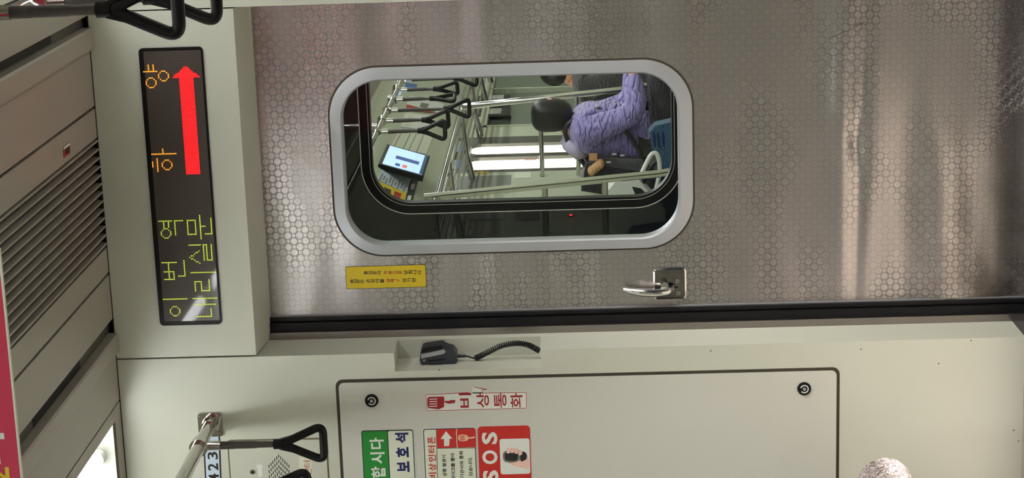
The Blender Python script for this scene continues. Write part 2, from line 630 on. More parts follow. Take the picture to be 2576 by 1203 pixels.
def textbox(mb, body, px0, px1, py0, py1, y, bold=0.02, depth=0.0004):
    """BODY inside the photograph box px0..px1 (down the wall), py0..py1 (across it)"""
    ym = (py0 + py1) / 2
    xm = (px0 + px1) / 2
    zt, zb = onY(px0, ym, y).z, onY(px1, ym, y).z
    xr, xl = onY(xm, py0, y).x, onY(xm, py1, y).x
    text_into(mb, body, xl, xr, zb, zt, y, bold, depth)


# ================================================================== THE SETTING
X_L, X_R = -1.40, 1.42
Y_BACK = -5.0
JX = -0.474           # left corner of the doorway
RX = 0.400            # right corner of the doorway
JD = 4.745            # depth of the jamb

# floor
struct(MB().box(X_L, X_R, Y_BACK, WY + 0.002, FZ - 0.06, FZ).build('floor', M['floor']))
struct(MB().box(JX, RX, WY + 0.002, 4.88, FZ - 0.06, FZ - 0.042).build('floor_sill', M['floor_metal']))
struct(MB().box(JX - 0.02, JX, WY + 0.002, JD + 0.06, FZ - 0.06, FZ).build('trim_4', M['floor_metal']))

# left end wall, with the microphone niche cut out of its corner
NZ0 = W(1360, 905)[1]
NZ1 = W(992, 905)[1]
NX = W(1180, 930)[0]
NY = 4.712
mb = MB()
def wall_piece(z0, z1):
    mb.prism([(X_L, z0), (JX, z0), (JX, z1), (X_L, z1)], WY, JD)
wall_piece(FZ, NZ0)
wall_piece(NZ1, CZ)
mb.prism([(X_L, NZ0), (NX, NZ0), (NX, NZ1), (X_L, NZ1)], WY, JD)
mb.prism([(NX, NZ0), (JX, NZ0), (JX, NZ1), (NX, NZ1)], NY, JD)
struct(mb.build('wall_left_of_door', M['wall']))

# right end wall
struct(MB().prism([(RX, FZ), (X_R, FZ), (X_R, CZ), (RX, CZ)], WY, JD).build('wall_right_of_door', M['wall']))

# side and rear walls
struct(MB().box(X_L - 0.05, X_L, Y_BACK, WY, FZ, CZ + 0.13).build('wall_left', M['wall']))
SW0, SW1, SZ0, SZ1 = 3.0, 4.45, 0.86, 1.665        # side window
mb = MB()
mb.box(X_R, X_R + 0.05, Y_BACK, SW0, FZ, CZ + 0.13)
mb.box(X_R, X_R + 0.05, SW1, WY, FZ, CZ + 0.13)
mb.box(X_R, X_R + 0.05, SW0, SW1, FZ, SZ0)
mb.box(X_R, X_R + 0.05, SW0, SW1, SZ1, CZ + 0.13)
struct(mb.build('wall_right', M['wall']))
w2 = bpy.data.objects.new('window_2', None)
w2.location = (X_R, SW0, SZ0)
COL.objects.link(w2)
struct(w2)
mb = MB()
for a_ in ((SW0, SW0 + 0.03, SZ0, SZ1), (SW1 - 0.03, SW1, SZ0, SZ1), (SW0, SW1, SZ0, SZ0 + 0.03), (SW0, SW1, SZ1 - 0.03, SZ1)):
    mb.box(X_R - 0.006, X_R + 0.03, *a_)
mb.build('window_frame', M['steel'], w2)
MB().box(X_R + 0.02, X_R + 0.025, SW0 + 0.02, SW1 - 0.02, SZ0 + 0.02, SZ1 - 0.02).build('pane', M['glass'], w2)
struct(MB().box(X_L, X_R, Y_BACK - 0.05, Y_BACK, FZ, CZ + 0.13).build('wall_back', M['wall']))

# ceiling: one long deck with the trims, slots and joints that run along the car
LX0, LX1 = -0.800, -0.612        # left lamp trough opening
RX0, RX1 = 0.512, 0.70            # right lamp trough opening
LY1 = 4.535
mb = MB()
def deck(x0, x1, z=CZ, t=0.03, y1=WY + 0.1):
    mb.box(x0, x1, Y_BACK, y1, z, z + t)
deck(X_L, LX0)
deck(LX1, -0.580)
deck(-0.576, -0.458)
mb.box(LX0, LX1, LY1, WY + 0.1, CZ, CZ + 0.03)
deck(-0.404, -0.364, CZ + 0.022)
deck(-0.364, -0.2515)
deck(-0.2445, -0.182)
deck(0.094, 0.165)
deck(0.172, 0.303)
deck(0.370, 0.390, CZ + 0.022)
deck(0.390, RX0)
deck(RX1, X_R)
mb.box(RX0, RX1, LY1, WY + 0.1, CZ, CZ + 0.03)
struct(mb.build('ceiling', M['ceil']))
mb = MB()
mb.box(X_L - 0.05, X_R + 0.05, Y_BACK - 0.05, WY + 0.12, CZ + 0.115, CZ + 0.14)
mb.box(X_L - 0.05, X_R + 0.05, WY + 0.105, WY + 0.12, CZ + 0.001, CZ + 0.12)  # closing plates added to keep sky light out of the ceiling gaps
mb.box(X_L - 0.05, X_L, WY - 0.01, WY + 0.12, FZ, CZ + 0.12)
mb.box(X_R, X_R + 0.05, WY - 0.01, WY + 0.12, FZ, CZ + 0.12)
struct(mb.build('ceiling_void', M['dark']))

# raised trims beside the air slots
for i, (a, b) in enumerate(((-0.452, -0.402), (0.308, 0.362))):
    mb = MB()
    s = 1 if i == 0 else -1
    pts = [(a, CZ + 0.03), (a, CZ - 0.008), (a + 0.006, CZ - 0.011), (b - 0.006, CZ - 0.011), (b, CZ - 0.008), (b, CZ + 0.03)]
    mb.prism(pts, Y_BACK, WY - 0.002)
    struct(mb.build('trim_%d' % (i + 1), M['ceil']))

struct(MB().box(X_L, X_R, WY - 0.0035, WY + 0.001, CZ - 0.0015, CZ + 0.002).build('trim_3', M['dark']))

# header box above the door
HX0, HX1, HZ = -0.4695, 0.3965, 1.9185
mb = MB()
v = [(WY, HZ), (JD, HZ - 0.014), (JD + 0.2, HZ - 0.014), (JD + 0.2, CZ), (WY, CZ)]
a = [mb.bm.verts.new((HX0, p[0], p[1])) for p in v]
b = [mb.bm.verts.new((HX1, p[0], p[1])) for p in v]
mb.bm.faces.new(a); mb.bm.faces.new(b[::-1])
for i in range(len(v)):
    mb.bm.faces.new((a[i], a[(i + 1) % len(v)], b[(i + 1) % len(v)], b[i]))
mb.bevel(0.003, 2)
struct(mb.build('wall_header', M['wall']))

# doorway frame: grey metal strip and black rubber pocket seal on the left
mb = MB().box(JX - 0.004, -0.4555, JD - 0.004, JD + 0.06, FZ - 0.04, HZ - 0.012)
mb.bevel(0.004, 2)
struct(mb.build('door_frame', M['steel']))
mb = MB()
mb.box(-0.4555, -0.4335, JD + 0.008, JD + 0.07, FZ - 0.04, HZ - 0.012)
mb.box(-0.4335, -0.430, JD + 0.022, JD + 0.07, FZ - 0.04, HZ - 0.012)
mb.box(-0.430, -0.4215, JD + 0.016, DY - 0.004, FZ - 0.04, HZ - 0.012)
mb.bevel(0.003, 2)
struct(mb.build('door_frame_seal', M['rubber']))

# ================================================================== THE DOOR
door = bpy.data.objects.new('door_1', None)
door.location = (0.0, DY, FZ)
COL.objects.link(door)
struct(door)
DX0, DX1, DZ0, DZ1 = -0.4235, 0.55, FZ - 0.038, 1.915
WOX0, WOX1 = W(1300, 633, DY)[0], W(1300, 157, DY)[0]
WOZ1, WOZ0 = W(834, 400, DY)[1], W(1744, 400, DY)[1]
WR = 0.125
SPLIT = 0.72


def dent(x, z):
    """kicked and oil-canned lower sheet: two long horizontal creases and a ding"""
    d = 0.0
    d += 0.0060 * math.exp(-((z - 0.436) / 0.036) ** 2) * (0.65 + 0.35 * math.cos(4.2 * (x - 0.1)))
    d -= 0.0042 * math.exp(-((z - 0.395 + 0.02 * x) / 0.020) ** 2) * (0.6 + 0.4 * math.sin(5 * x + 2))
    d += 0.0075 * math.exp(-((z - 0.185 - 0.06 * x) / 0.055) ** 2) * (0.55 - 0.45 * math.tanh(6 * (x + 0.05)))
    d -= 0.0030 * math.exp(-((z - 0.29) / 0.05) ** 2)
    d -= 0.0050 * math.exp(-(((z - 0.408) / 0.016) ** 2 + ((x + 0.01) / 0.05) ** 2))
    return d


mb = MB()
bm = mb.bm
# upper part round the window opening
outer = [(DX0, SPLIT), (DX1, SPLIT), (DX1, DZ1), (DX0, DZ1)]
inner = rrect(WOX0 + 0.008, WOX1 - 0.008, WOZ0 + 0.008, WOZ1 - 0.008, WR - 0.006, 12)
vo = [bm.verts.new((p[0], DY, p[1])) for p in outer]
vi = [bm.verts.new((p[0], DY, p[1])) for p in inner]
es = [bm.edges.new((vo[i], vo[(i + 1) % 4])) for i in range(4)]
es += [bm.edges.new((vi[i], vi[(i + 1) % len(vi)])) for i in range(len(vi))]
bmesh.ops.triangle_fill(bm, use_beauty=True, use_dissolve=False, edges=es)
NXg, NZg = 60, 110
g = [[None] * (NZg + 1) for _ in range(NXg + 1)]
for i in range(NXg + 1):
    for j in range(NZg + 1):
        x = DX0 + (DX1 - DX0) * i / NXg
        z = DZ0 + (SPLIT - DZ0) * j / NZg
        g[i][j] = bm.verts.new((x, DY - dent(x, z), z))
for i in range(NXg):
    for j in range(NZg):
        bm.faces.new((g[i][j], g[i + 1][j], g[i + 1][j + 1], g[i][j + 1]))
for f in bm.faces:
    if f.normal.y > 0:
        f.normal_flip()
bm.normal_update()
sheet = mb.build('door_sheet', M['door'], door, recalc=False)
for p_ in sheet.data.polygons:
    p_.use_smooth = sheet.data.vertices[p_.vertices[0]].co.z < SPLIT - 1e-5 or max(sheet.data.vertices[i].co.z for i in p_.vertices) < SPLIT + 1e-5
mb = MB()
bm = mb.bm
vo = [bm.verts.new((p[0], DY + 0.024, p[1])) for p in ((DX0, DZ0), (DX1, DZ0), (DX1, DZ1), (DX0, DZ1))]
vi = [bm.verts.new((p[0], DY + 0.024, p[1])) for p in inner]
es = [bm.edges.new((vo[i], vo[(i + 1) % 4])) for i in range(4)]
es += [bm.edges.new((vi[i], vi[(i + 1) % len(vi)])) for i in range(len(vi))]
bmesh.ops.triangle_fill(bm, use_beauty=True, use_dissolve=False, edges=es)
mb.build('back_sheet', M['steel'], door)
# pale strip added for the bright highlight along the closing edge of the sheet
MB().box(DX0 - 0.002, DX0 + 0.0045, DY - 0.007, DY + 0.02, DZ0, DZ1).build('edge_highlight', M['alu'], door)

# window frame: outer dark gasket, broad brushed ring, inner lip
N_ = 14
o0 = rrect(WOX0 - 0.003, WOX1 + 0.003, WOZ0 - 0.003, WOZ1 + 0.003, WR + 0.003, N_)
o1 = rrect(WOX0 + 0.002, WOX1 - 0.002, WOZ0 + 0.002, WOZ1 - 0.002, WR - 0.001, N_)
WIX0, WIX1 = W(1300, 605, DY - 0.004)[0], W(1300, 193, DY - 0.004)[0]
WIZ1, WIZ0 = W(866, 400, DY - 0.004)[1], W(1707, 400, DY - 0.004)[1]
WRI = 0.098
o2 = rrect(WIX0 - 0.004, WIX1 + 0.004, WIZ0 - 0.004, WIZ1 + 0.004, WRI + 0.004, N_)
o3 = rrect(WIX0, WIX1, WIZ0, WIZ1, WRI, N_)
wf = MB().ring(o1, o2, DY - 0.006, DY + 0.01, DY - 0.011).build('window_frame', M['alu'], door, smooth=35)
MB().ring(o0, o1, DY - 0.003, DY + 0.004).build('gasket', M['groove'], wf, smooth=35)
MB().ring(o2, o3, DY - 0.011, DY + 0.03, DY - 0.006).build('lip', M['alu'], wf, smooth=35)
MB().prism(rrect(WIX0 + 0.0004, WIX1 - 0.0004, WIZ0 + 0.0004, WIZ1 - 0.0004, WRI, N_), DY + 0.008, DY + 0.012).build('pane', M['glass'], door)

# old scratches in the lower sheet
for pts in ([(2086, 98), (2120, 80), (2176, 55)], [(2034, 126), (2046, 117)], [(2296, 6), (2294, 22)]):
    mb = MB()
    q = []
    for px, py in pts:
        p = onY(px, py, DY)
        q.append(Vector((p.x, DY - dent(p.x, p.z) - 0.0002, p.z)))
    mb.tube(q, 0.0009, 5)
    mb.build('scratch', M['groove'], door)

# ================================================================== DOOR HANDLE AND STICKER
hx0, hz1 = W(1641, 752, DY)[0], W(1643, 700, DY)[1]
hx1, hz0 = W(1700, 673, DY)[0], W(1726, 700, DY)[1]
t = thing('door_handle', 'chrome lever latch with a square back plate on the sliding door', 'door handle', (hx0 + 0.04, DY, hz0))
p0 = rrect(hx0, hx1, hz0, hz1, 0.008, 6)
p1 = rrect(hx0 + 0.004, hx1 - 0.004, hz0 + 0.004, hz1 - 0.004, 0.006, 6)
MB().prism(rrect(hx0 + 0.002, hx1 - 0.002, hz0 + 0.002, hz1 - 0.002, 0.007, 6), DY - 0.004, DY + 0.002).build('back_plate', M['dark_reflection_chrome'], t)
MB().ring(p0, p1, DY - 0.007, DY - 0.001, DY - 0.009).build('rim', M['chrome'], t, smooth=50)
def hp(px, py, dy):
    p = onY(px, py, DY - dy)
    return Vector((p.x, DY - dy, p.z))
lv = [hp(1690, 722, 0.012), hp(1689, 728, 0.021), hp(1678, 734, 0.028), hp(1650, 737, 0.032), hp(1615, 736, 0.033), hp(1585, 733, 0.031), hp(1568, 728, 0.027)]
mb = MB().tube(lv, [0.007, 0.0095, 0.0115, 0.0115, 0.0105, 0.008, 0.0045], 16)
mb.build('lever', M['chrome'], t, smooth=60)
a = hp(1672, 717, 0.003); b = hp(1672, 720, 0.030)
MB().cyl(a, b, 0.012, 0.010).build('pivot', M['chrome'], t, smooth=40)
for px, py in ((1704, 707), (1706, 738)):
    c = hp(px, py, 0.005)
    s = MB().cyl(c, c + Vector((0, -0.003, 0)), 0.0058, 0.0050, 16).build('screw', M['chrome'], t, smooth=40)
    MB().box(c.x - 0.004, c.x + 0.004, c.y - 0.0036, c.y - 0.003, c.z - 0.0007, c.z + 0.0007).box(c.x - 0.0007, c.x + 0.0007, c.y - 0.0036, c.y - 0.003, c.z - 0.004, c.z + 0.004).build('screw_slot', M['dark'], s)
c = hp(1697, 723, 0.0045)
MB().cyl(c, c + Vector((0, -0.001, 0)), 0.0036, seg=16).box(c.x - 0.0018, c.x + 0.0018, c.y - 0.001, c.y, c.z - 0.009, c.z).build('keyhole', M['dark'], t)

sx0, sx1 = W(970, 725, DY)[0], W(970, 668, DY)[0]
sz1, sz0 = W(870, 697, DY)[1], W(1072, 697, DY)[1]
t = thing('warning_sticker', 'yellow sticker with black and red writing below the door window', 'sticker', (sx0, DY, sz0))
SY = DY - 0.0012
MB().prism(rrect(sx0, sx1, sz0, sz1, 0.003, 4), SY + 0.0004, DY + 0.002).build('border', M['black'], t)
MB().prism(rrect(sx0 + 0.0012, sx1 - 0.0012, sz0 + 0.0012, sz1 - 0.0012, 0.003, 4), SY, DY).build('sticker_face', M['yellow'], t)
mk, mr = MB(), MB()
def column(word, px0, px1, py0, py1, mbx):
    n = len(word)
    for i, ch in enumerate(word):
        q0 = px0 + (px1 - px0) * i / n
        q1 = px0 + (px1 - px0) * (i + 0.86) / n
        textbox(mbx, ch, q0, q1, py0, py1, SY, 0.015)
column('출입문은', 881, 917, 703, 713, mk)
column('손잡이를', 921, 968, 702, 712, mk)
column('살짝', 972, 995, 701, 711, mr)
column('/', 997, 1006, 702, 708, mr)
column('당기면', 1013, 1048, 700, 710, mk)
column('출입문이', 915, 961, 682, 691, mk)
column('자동으로', 965, 1012, 681, 690, mr)
column('닫힙니다', 1016, 1062, 680, 690, mk)
mk.build('black_lettering', M['black'], t)
mr.build('red_lettering', M['darkred'], t)

# ================================================================== LED DESTINATION SIGN
lx0, lx1 = W(480, 817)[0], W(430, 119)[0]
lz1, lz0 = W(376, 470)[1], W(535, 470)[1]
t = thing('led_sign', 'long black dot-matrix destination sign lit in green, orange and red on the header', 'sign', ((lx0 + lx1) / 2, WY, lz0))
MB().prism(rrect(lx0, lx1, lz0, lz1, 0.010, 6), WY - 0.004, WY + 0.002).bevel(0.0015, 2).build('housing', M['plastic'], t, smooth=40)
MB().prism(rrect(lx0 + 0.011, lx1 - 0.008, lz0 + 0.005, lz1 - 0.012, 0.003, 4), WY - 0.0052, WY - 0.003).build('dot_matrix', M['screen'], t)
G = {}
def glyph(strokes):
    s = set()
    for st in strokes:
        if st[0] == 'o':
            _, cx, cy, r = st
            for i in range(-r, r + 1):
                for j in range(-r, r + 1):
                    d = math.hypot(i, j)
                    if r - 0.55 <= d < r + 0.35:
                        s.add((cx + i, cy + j))
        else:
            x0, y0, x1, y1 = st
            n = max(abs(x1 - x0), abs(y1 - y0), 1)
            for q in range(n + 1):
                s.add((round(x0 + (x1 - x0) * q / n), round(y0 + (y1 - y0) * q / n)))
    return s
G['이'] = glyph([('o', 5, 7, 3), (13, 0, 13, 15)])
G['번'] = glyph([(1, 1, 1, 7), (6, 1, 6, 7), (1, 4, 6, 4), (1, 7, 6, 7), (12, 0, 12, 9), (7, 4, 11, 4), (3, 10, 3, 14), (3, 14, 13, 14)])
G['역'] = glyph([('o', 4, 4, 3), (12, 0, 12, 8), (8, 3, 11, 3), (8, 6, 11, 6), (3, 10, 12, 10), (12, 10, 12, 15)])
G['내'] = glyph([(1, 2, 1, 11), (1, 11, 6, 11), (9, 1, 9, 14), (13, 0, 13, 15), (9, 7, 13, 7)])
G['리'] = glyph([(1, 2, 7, 2), (7, 2, 7, 6), (1, 6, 7, 6), (1, 6, 1, 11), (1, 11, 8, 11), (13, 0, 13, 15)])
G['실'] = glyph([(5, 0, 1, 6), (5, 0, 9, 6), (13, 0, 13, 7), (3, 9, 13, 9), (13, 9, 13, 11), (3, 11, 13, 11), (3, 11, 3, 14), (3, 14, 13, 14)])
G['문'] = glyph([(3, 0, 12, 0), (3, 0, 3, 5), (12, 0, 12, 5), (3, 5, 12, 5), (0, 8, 15, 8), (8, 8, 8, 11), (3, 11, 3, 15), (3, 15, 13, 15)])
G['하'] = glyph([(4, 0, 7, 0), (1, 3, 9, 3), ('o', 5, 9, 3), (12, 0, 12, 15), (12, 7, 15, 7)])
G['양'] = glyph([('o', 4, 4, 3), (11, 0, 11, 8), (12, 3, 15, 3), (12, 6, 15, 6), ('o', 8, 12, 3)])
PITCH = 0.0039
def led_char(ch, px, py, mname, pn):
    """px = photo x of the top edge, py = photo y of the left edge"""
    p = onY(px, py, WY)
    gx = round(p.x / PITCH) * PITCH
    gz = round(p.z / PITCH) * PITCH
    mb = MB()
    h = PITCH * 0.33
    for c, r in sorted(G[ch]):
        cx, cz = gx + (c + 0.5) * PITCH, gz - (r + 0.5) * PITCH
        mb.box(cx - h, cx + h, WY - 0.0064, WY - 0.005, cz - h, cz + h)
    mb.build(pn, M[mname], t)
for ch, px, py in (('이', 414, 803), ('번', 409, 708), ('역', 401, 605), ('내', 489, 800), ('리', 484, 736), ('실', 480, 668), ('문', 474, 602)):
    led_char(ch, px, py, 'led_green', 'lit_character')
for ch, px, py in (('하', 385, 437), ('양', 366, 226)):
    led_char(ch, px, py, 'led_orange', 'lit_character')
mb = MB()
pa = onY(490, 437); pb = onY(473, 195); pt = onY(472, 165)
zc = onY(481, 300).z
h = PITCH * 0.37
for i in range(0, 90):
    cx = (math.floor(pa.x / PITCH) + i + 0.5) * PITCH
    if cx > pt.x:
        break
    if cx < pb.x:
        hw = 4.5
    else:
        hw = 8.5 * (pt.x - cx) / (pt.x - pb.x) + 0.5
    for j in range(-9, 10):
        if abs(j) <= hw:
            cz = (round(zc / PITCH) + j + 0.5) * PITCH
            mb.box(cx - h, cx + h, WY - 0.0064, WY - 0.005, cz - h, cz + h)
mb.build('lit_arrow', M['led_red'], t)

# ================================================================== LEFT WALL FITTINGS
ax1 = -0.5395
az1, az0 = W(845, 985)[1], W(2112, 985)[1]
ax0 = -0.985
t = thing('access_panel', 'large cream equipment cupboard door with rounded corners and two round locks', 'panel', (ax1, WY, az0))
MB().prism(rrect(ax0, ax1, az0, az1, 0.018, 8), WY - 0.0006, WY).build('seam', M['groove'], t)
MB().prism(rrect(ax0 + 0.008, ax1 - 0.008, az0 + 0.008, az1 - 0.008, 0.013, 8), WY - 0.004, WY - 0.0003).bevel(0.0012, 2).build('door_leaf', M['cupboard'], t, smooth=30)
PY = WY - 0.004
for px, py in ((935, 1008), (2023, 978)):
    c = onY(px, py, PY)
    l = MB().cyl((c.x, PY - 0.004, c.z), (c.x, PY + 0.002, c.z), 0.0165, 0.0175, 28).build('lock', M['plastic'], t, smooth=40)
    pts = [(c.x + 0.0095 * math.cos(a_), PY - 0.0045, c.z + 0.0095 * math.sin(a_)) for a_ in [math.radians(130 + i * 15) for i in range(21)]]
    MB().tube(pts, 0.0016, 8).build('lock_ring', M['silver'], l)
    MB().cyl((c.x, PY - 0.006, c.z), (c.x, PY - 0.003, c.z), 0.0042, seg=14).build('key_slot', M['mic_grey'], l, smooth=40)


def plate(px0, px1, py0, py1, r, m, par, y, th=0.0008, name='board'):
    xm, ym = (px0 + px1) / 2, (py0 + py1) / 2
    z1, z0 = onY(px0, ym, y).z, onY(px1, ym, y).z
    x1, x0 = onY(xm, py0, y).x, onY(xm, py1, y).x
    return MB().prism(rrect(x0, x1, z0, z1, r, 6), y - th, y).build(name, m, par)


def poly_into(mb, pts, y, th=0.0006, soft=False):
    """polygon laid on plane y; soft rounds its corners"""
    q = [onY(px, py, y) for px, py in pts]
    if soft:
        n = len(q)
        r = []
        for i in range(n):
            p0, p1, p2, p3 = q[i - 1], q[i], q[(i + 1) % n], q[(i + 2) % n]
            for k in range(4):
                t_ = k / 4
                r.append(0.5 * ((2 * p1) + (p2 - p0) * t_ + (2 * p0 - 5 * p1 + 4 * p2 - p3) * t_ * t_ + (3 * p1 - p0 - 3 * p2 + p3) * t_ ** 3))
        q = r
    mb.prism([(p.x, p.z) for p in q], y - th, y)


# small chips in the laminate beside the door
lw = bpy.data.objects['wall_left_of_door']
for px, py in ((1105, 931), (2443, 857), (2361, 915), (1788, 883), (2550, 1083), (2562, 1110), (1972, 1108), (2166, 879)):
    p = onY(px, py, WY)
    MB().ball((p.x, WY, p.z), 0.0016, 0.0006, 0.0020, 8, 6).build('chip', M['groove'], lw)

# emergency call sticker with its arrow tab
t = thing('call_sticker', 'white sticker with red microphone and four red stacked characters, beside the cupboard edge', 'sticker', onY(1327, 1000, PY))
mb = MB(); poly_into(mb, [(1069, 991), (1326, 984), (1328, 1029), (1072, 1037)], PY, 0.0006); poly_into(mb, [(1187, 990), (1189, 972), (1228, 981), (1214, 984), (1214, 990)], PY, 0.0006); mb.build('sticker_face', M['paper'], t)
mb = MB()
def line(mbx, pts, w, y, th=0.0009):
    for a_, b_ in zip(pts[:-1], pts[1:]):
        A, B = onY(*a_, y), onY(*b_, y)
        d = (B - A); d.y = 0; d.normalize()
        n = Vector((-d.z, 0, d.x)) * w / 2
        mbx.prism([((A + n).x, (A + n).z), ((A - n).x, (A - n).z), ((B - n).x, (B - n).z), ((B + n).x, (B + n).z)][::-1], y - th, y)
line(mb, [(1180, 988), (1071, 993), (1074, 1034), (1325, 1027), (1324, 987), (1213, 989), (1212, 981), (1224, 980), (1192, 974)], 0.0014, PY)
mb.build('outline', M['darkred'], t)
mb = MB()
for ch, a_ in (('비', 1155), ('상', 1199), ('통', 1243), ('화', 1284)):
    textbox(mb, ch, a_, a_ + 31, 989, 1026, PY - 0.0006, 0.012)
mb.build('red_lettering', M['darkred'], t)
mb = MB()
poly_into(mb, [(1078, 999), (1110, 998), (1116, 998), (1118, 1003), (1117, 1024), (1104, 1030), (1078, 1027), (1075, 1020), (1075, 1003)], PY - 0.0006)
poly_into(mb, [(1119, 1009), (1130, 1009), (1133, 1007), (1146, 1007), (1144, 1014), (1130, 1016), (1119, 1013)], PY - 0.0006)
mb.build('microphone_picture', M['darkred'], t)
mb = MB()
for q in (1004, 1010, 1016, 1022):
    poly_into(mb, [(1080, q), (1100, q - 1), (1100, q + 1), (1080, q + 2)], PY - 0.0012)
mb.build('grille_bars', M['paper'], t)

# green and white priority seat board
t = thing('priority_board', 'board with a green half and a white half with navy characters, on the cupboard door', 'sign', onY(1047, 1200, PY))
plate(912, 1048, 1079, 1330, 0.008, M['silver'], t, PY, 0.0008, 'board')
plate(915, 1045, 1082, 1330, 0.006, M['black'], t, PY - 0.0008, 0.0003, 'border')
plate(917, 980, 1085, 1330, 0.003, M['green'], t, PY - 0.0011, 0.0003, 'green_half')
plate(982, 1043, 1084, 1330, 0.004, M['palepaper'], t, PY - 0.0011, 0.0003, 'white_half')
mb = MB()
textbox(mb, '다', 930, 966, 1102, 1130, PY - 0.0014, 0.03)
textbox(mb, '시', 932, 968, 1138, 1167, PY - 0.0014, 0.03)
textbox(mb, '합', 934, 970, 1174, 1203, PY - 0.0014, 0.03)
mb.build('white_lettering', M['paper'], t)
mb = MB()
textbox(mb, '석', 994, 1028, 1089, 1115, PY - 0.0014, 0.04)
textbox(mb, '호', 996, 1028, 1125, 1151, PY - 0.0014, 0.04)
textbox(mb, '보', 999, 1030, 1161, 1188, PY - 0.0014, 0.04)
mb.build('navy_lettering', M['navy'], t)

# intercom instruction board
t = thing('intercom_board', 'pale instruction board with red squares holding a white arrow and a microphone', 'sign', onY(1202, 1200, PY))
plate(1066, 1203, 1074, 1330, 0.008, M['silver'], t, PY, 0.0008, 'board')
plate(1070, 1200, 1078, 1330, 0.006, M['black'], t, PY - 0.0008, 0.0003, 'border')
plate(1072, 1198, 1080, 1330, 0.005, M['palepaper'], t, PY - 0.0011, 0.0003, 'sheet')
Q = PY - 0.0014
plate(1099, 1148, 1080, 1127, 0.001, M['red'], t, Q, 0.0003, 'red_square')
plate(1150, 1197, 1079, 1126, 0.004, M['red'], t, Q, 0.0003, 'red_square')
mb = MB()
poly_into(mb, [(1122, 1085), (1138, 1104), (1131, 1104), (1130, 1122), (1117, 1123), (1117, 1105), (1108, 1105)], Q - 0.0003, 0.0003)
mb.build('white_arrow', M['paper'], t)
mb = MB()
poly_into(mb, [(1153, 1098), (1158, 1094), (1170, 1094), (1177, 1098), (1178, 1106), (1171, 1110), (1158, 1110), (1153, 1106)], Q - 0.0003, 0.0003, True)
poly_into(mb, [(1177, 1100), (1186, 1100), (1194, 1098), (1195, 1102), (1186, 1104), (1177, 1104)], Q - 0.0003, 0.0003)
mb.build('microphone_picture', mat('peach_print', (238, 190, 160), 0.45, var=0.02), t)
mb = MB()
for q_ in (1097, 1101.5, 1106):
    poly_into(mb, [(1157, q_), (1169, q_ - 0.6), (1169, q_ + 1.4), (1157, q_ + 2)], Q - 0.0006, 0.0003)
mb.build('grille_bars', M['red'], t)
mb = MB()
for i, ch in enumerate('폰터인상비'):
    textbox(mb, ch, 1076 + i * 0.8, 1095 + i * 0.8, 1099 + i * 22.5, 1117 + i * 22.5, Q, 0.02)
mb.build('red_lettering', M['red'], t)
mb = MB()
for x0, body, y0, y1 in ((1113, '비상 상황 발생시', 1145, 1222), (1135, '통화 마이크를 뽑아', 1140, 1232), (1157, '아래 기관사와 통화', 1134, 1228), (1179, '할 수 있습니다.', 1150, 1228)):
    textbox(mb, body, x0, x0 + 10, y0, y1, Q, 0.02)
line(mb, [(1098, 1079), (1102, 1300)], 0.0012, Q, 0.0004)
line(mb, [(1099, 1128), (1198, 1127)], 0.0012, Q, 0.0006)
mb.build('black_lettering', M['black'], t)

# red SOS board
t = thing('sos_board', 'red board reading SOS with a picture of a hand holding a microphone', 'sign', onY(1337, 1200, PY))
plate(1206, 1337, 1072, 1330, 0.010, M['red'], t, PY, 0.0012, 'board')
Q = PY - 0.0012
mb = MB()
textbox(mb, 'S', 1212, 1251, 1087, 1118, Q, 0.035)
textbox(mb, 'O', 1213, 1252, 1133, 1168, Q, 0.035)
textbox(mb, 'S', 1215, 1254, 1183, 1214, Q, 0.035)
mb.build('white_letters', M['paper'], t)
plate(1258, 1333, 1104, 1193, 0.006, M['paper'], t, Q, 0.0003, 'white_field')
Q2 = Q - 0.0003
mb = MB()
poly_into(mb, [(1278, 1163), (1296, 1158), (1312, 1156), (1324, 1150), (1331, 1158), (1331, 1180), (1312, 1177), (1292, 1172)], Q2, 0.0003, True)
for fx, fy in ((1279, 1131), (1289, 1130), (1299, 1132), (1308, 1136)):
    poly_into(mb, [(fx - 5, fy + 2), (fx - 3, fy - 3), (fx + 4, fy - 2), (fx + 6, fy + 6), (fx + 1, fy + 10), (fx - 4, fy + 9)], Q2 - 0.0009, 0.0003, True)
mb.build('hand_picture', M['pale_skin'], t)
mb = MB()
poly_into(mb, [(1268, 1137), (1286, 1133), (1306, 1135), (1311, 1143), (1309, 1157), (1290, 1164), (1270, 1162), (1265, 1150)], Q2 - 0.0003, 0.0003, True)
mb.build('microphone_outline', M['grey'], t)
mb = MB()
poly_into(mb, [(1272, 1140), (1288, 1137), (1301, 1139), (1303, 1149), (1300, 1158), (1288, 1160), (1273, 1158), (1270, 1149)], Q2 - 0.0006, 0.0003, True)
poly_into(mb, [(1309, 1139), (1318, 1137), (1325, 1144), (1324, 1155), (1316, 1160), (1310, 1160)], Q2 - 0.0006, 0.0003, True)
mb.build('microphone_picture', M['black'], t)

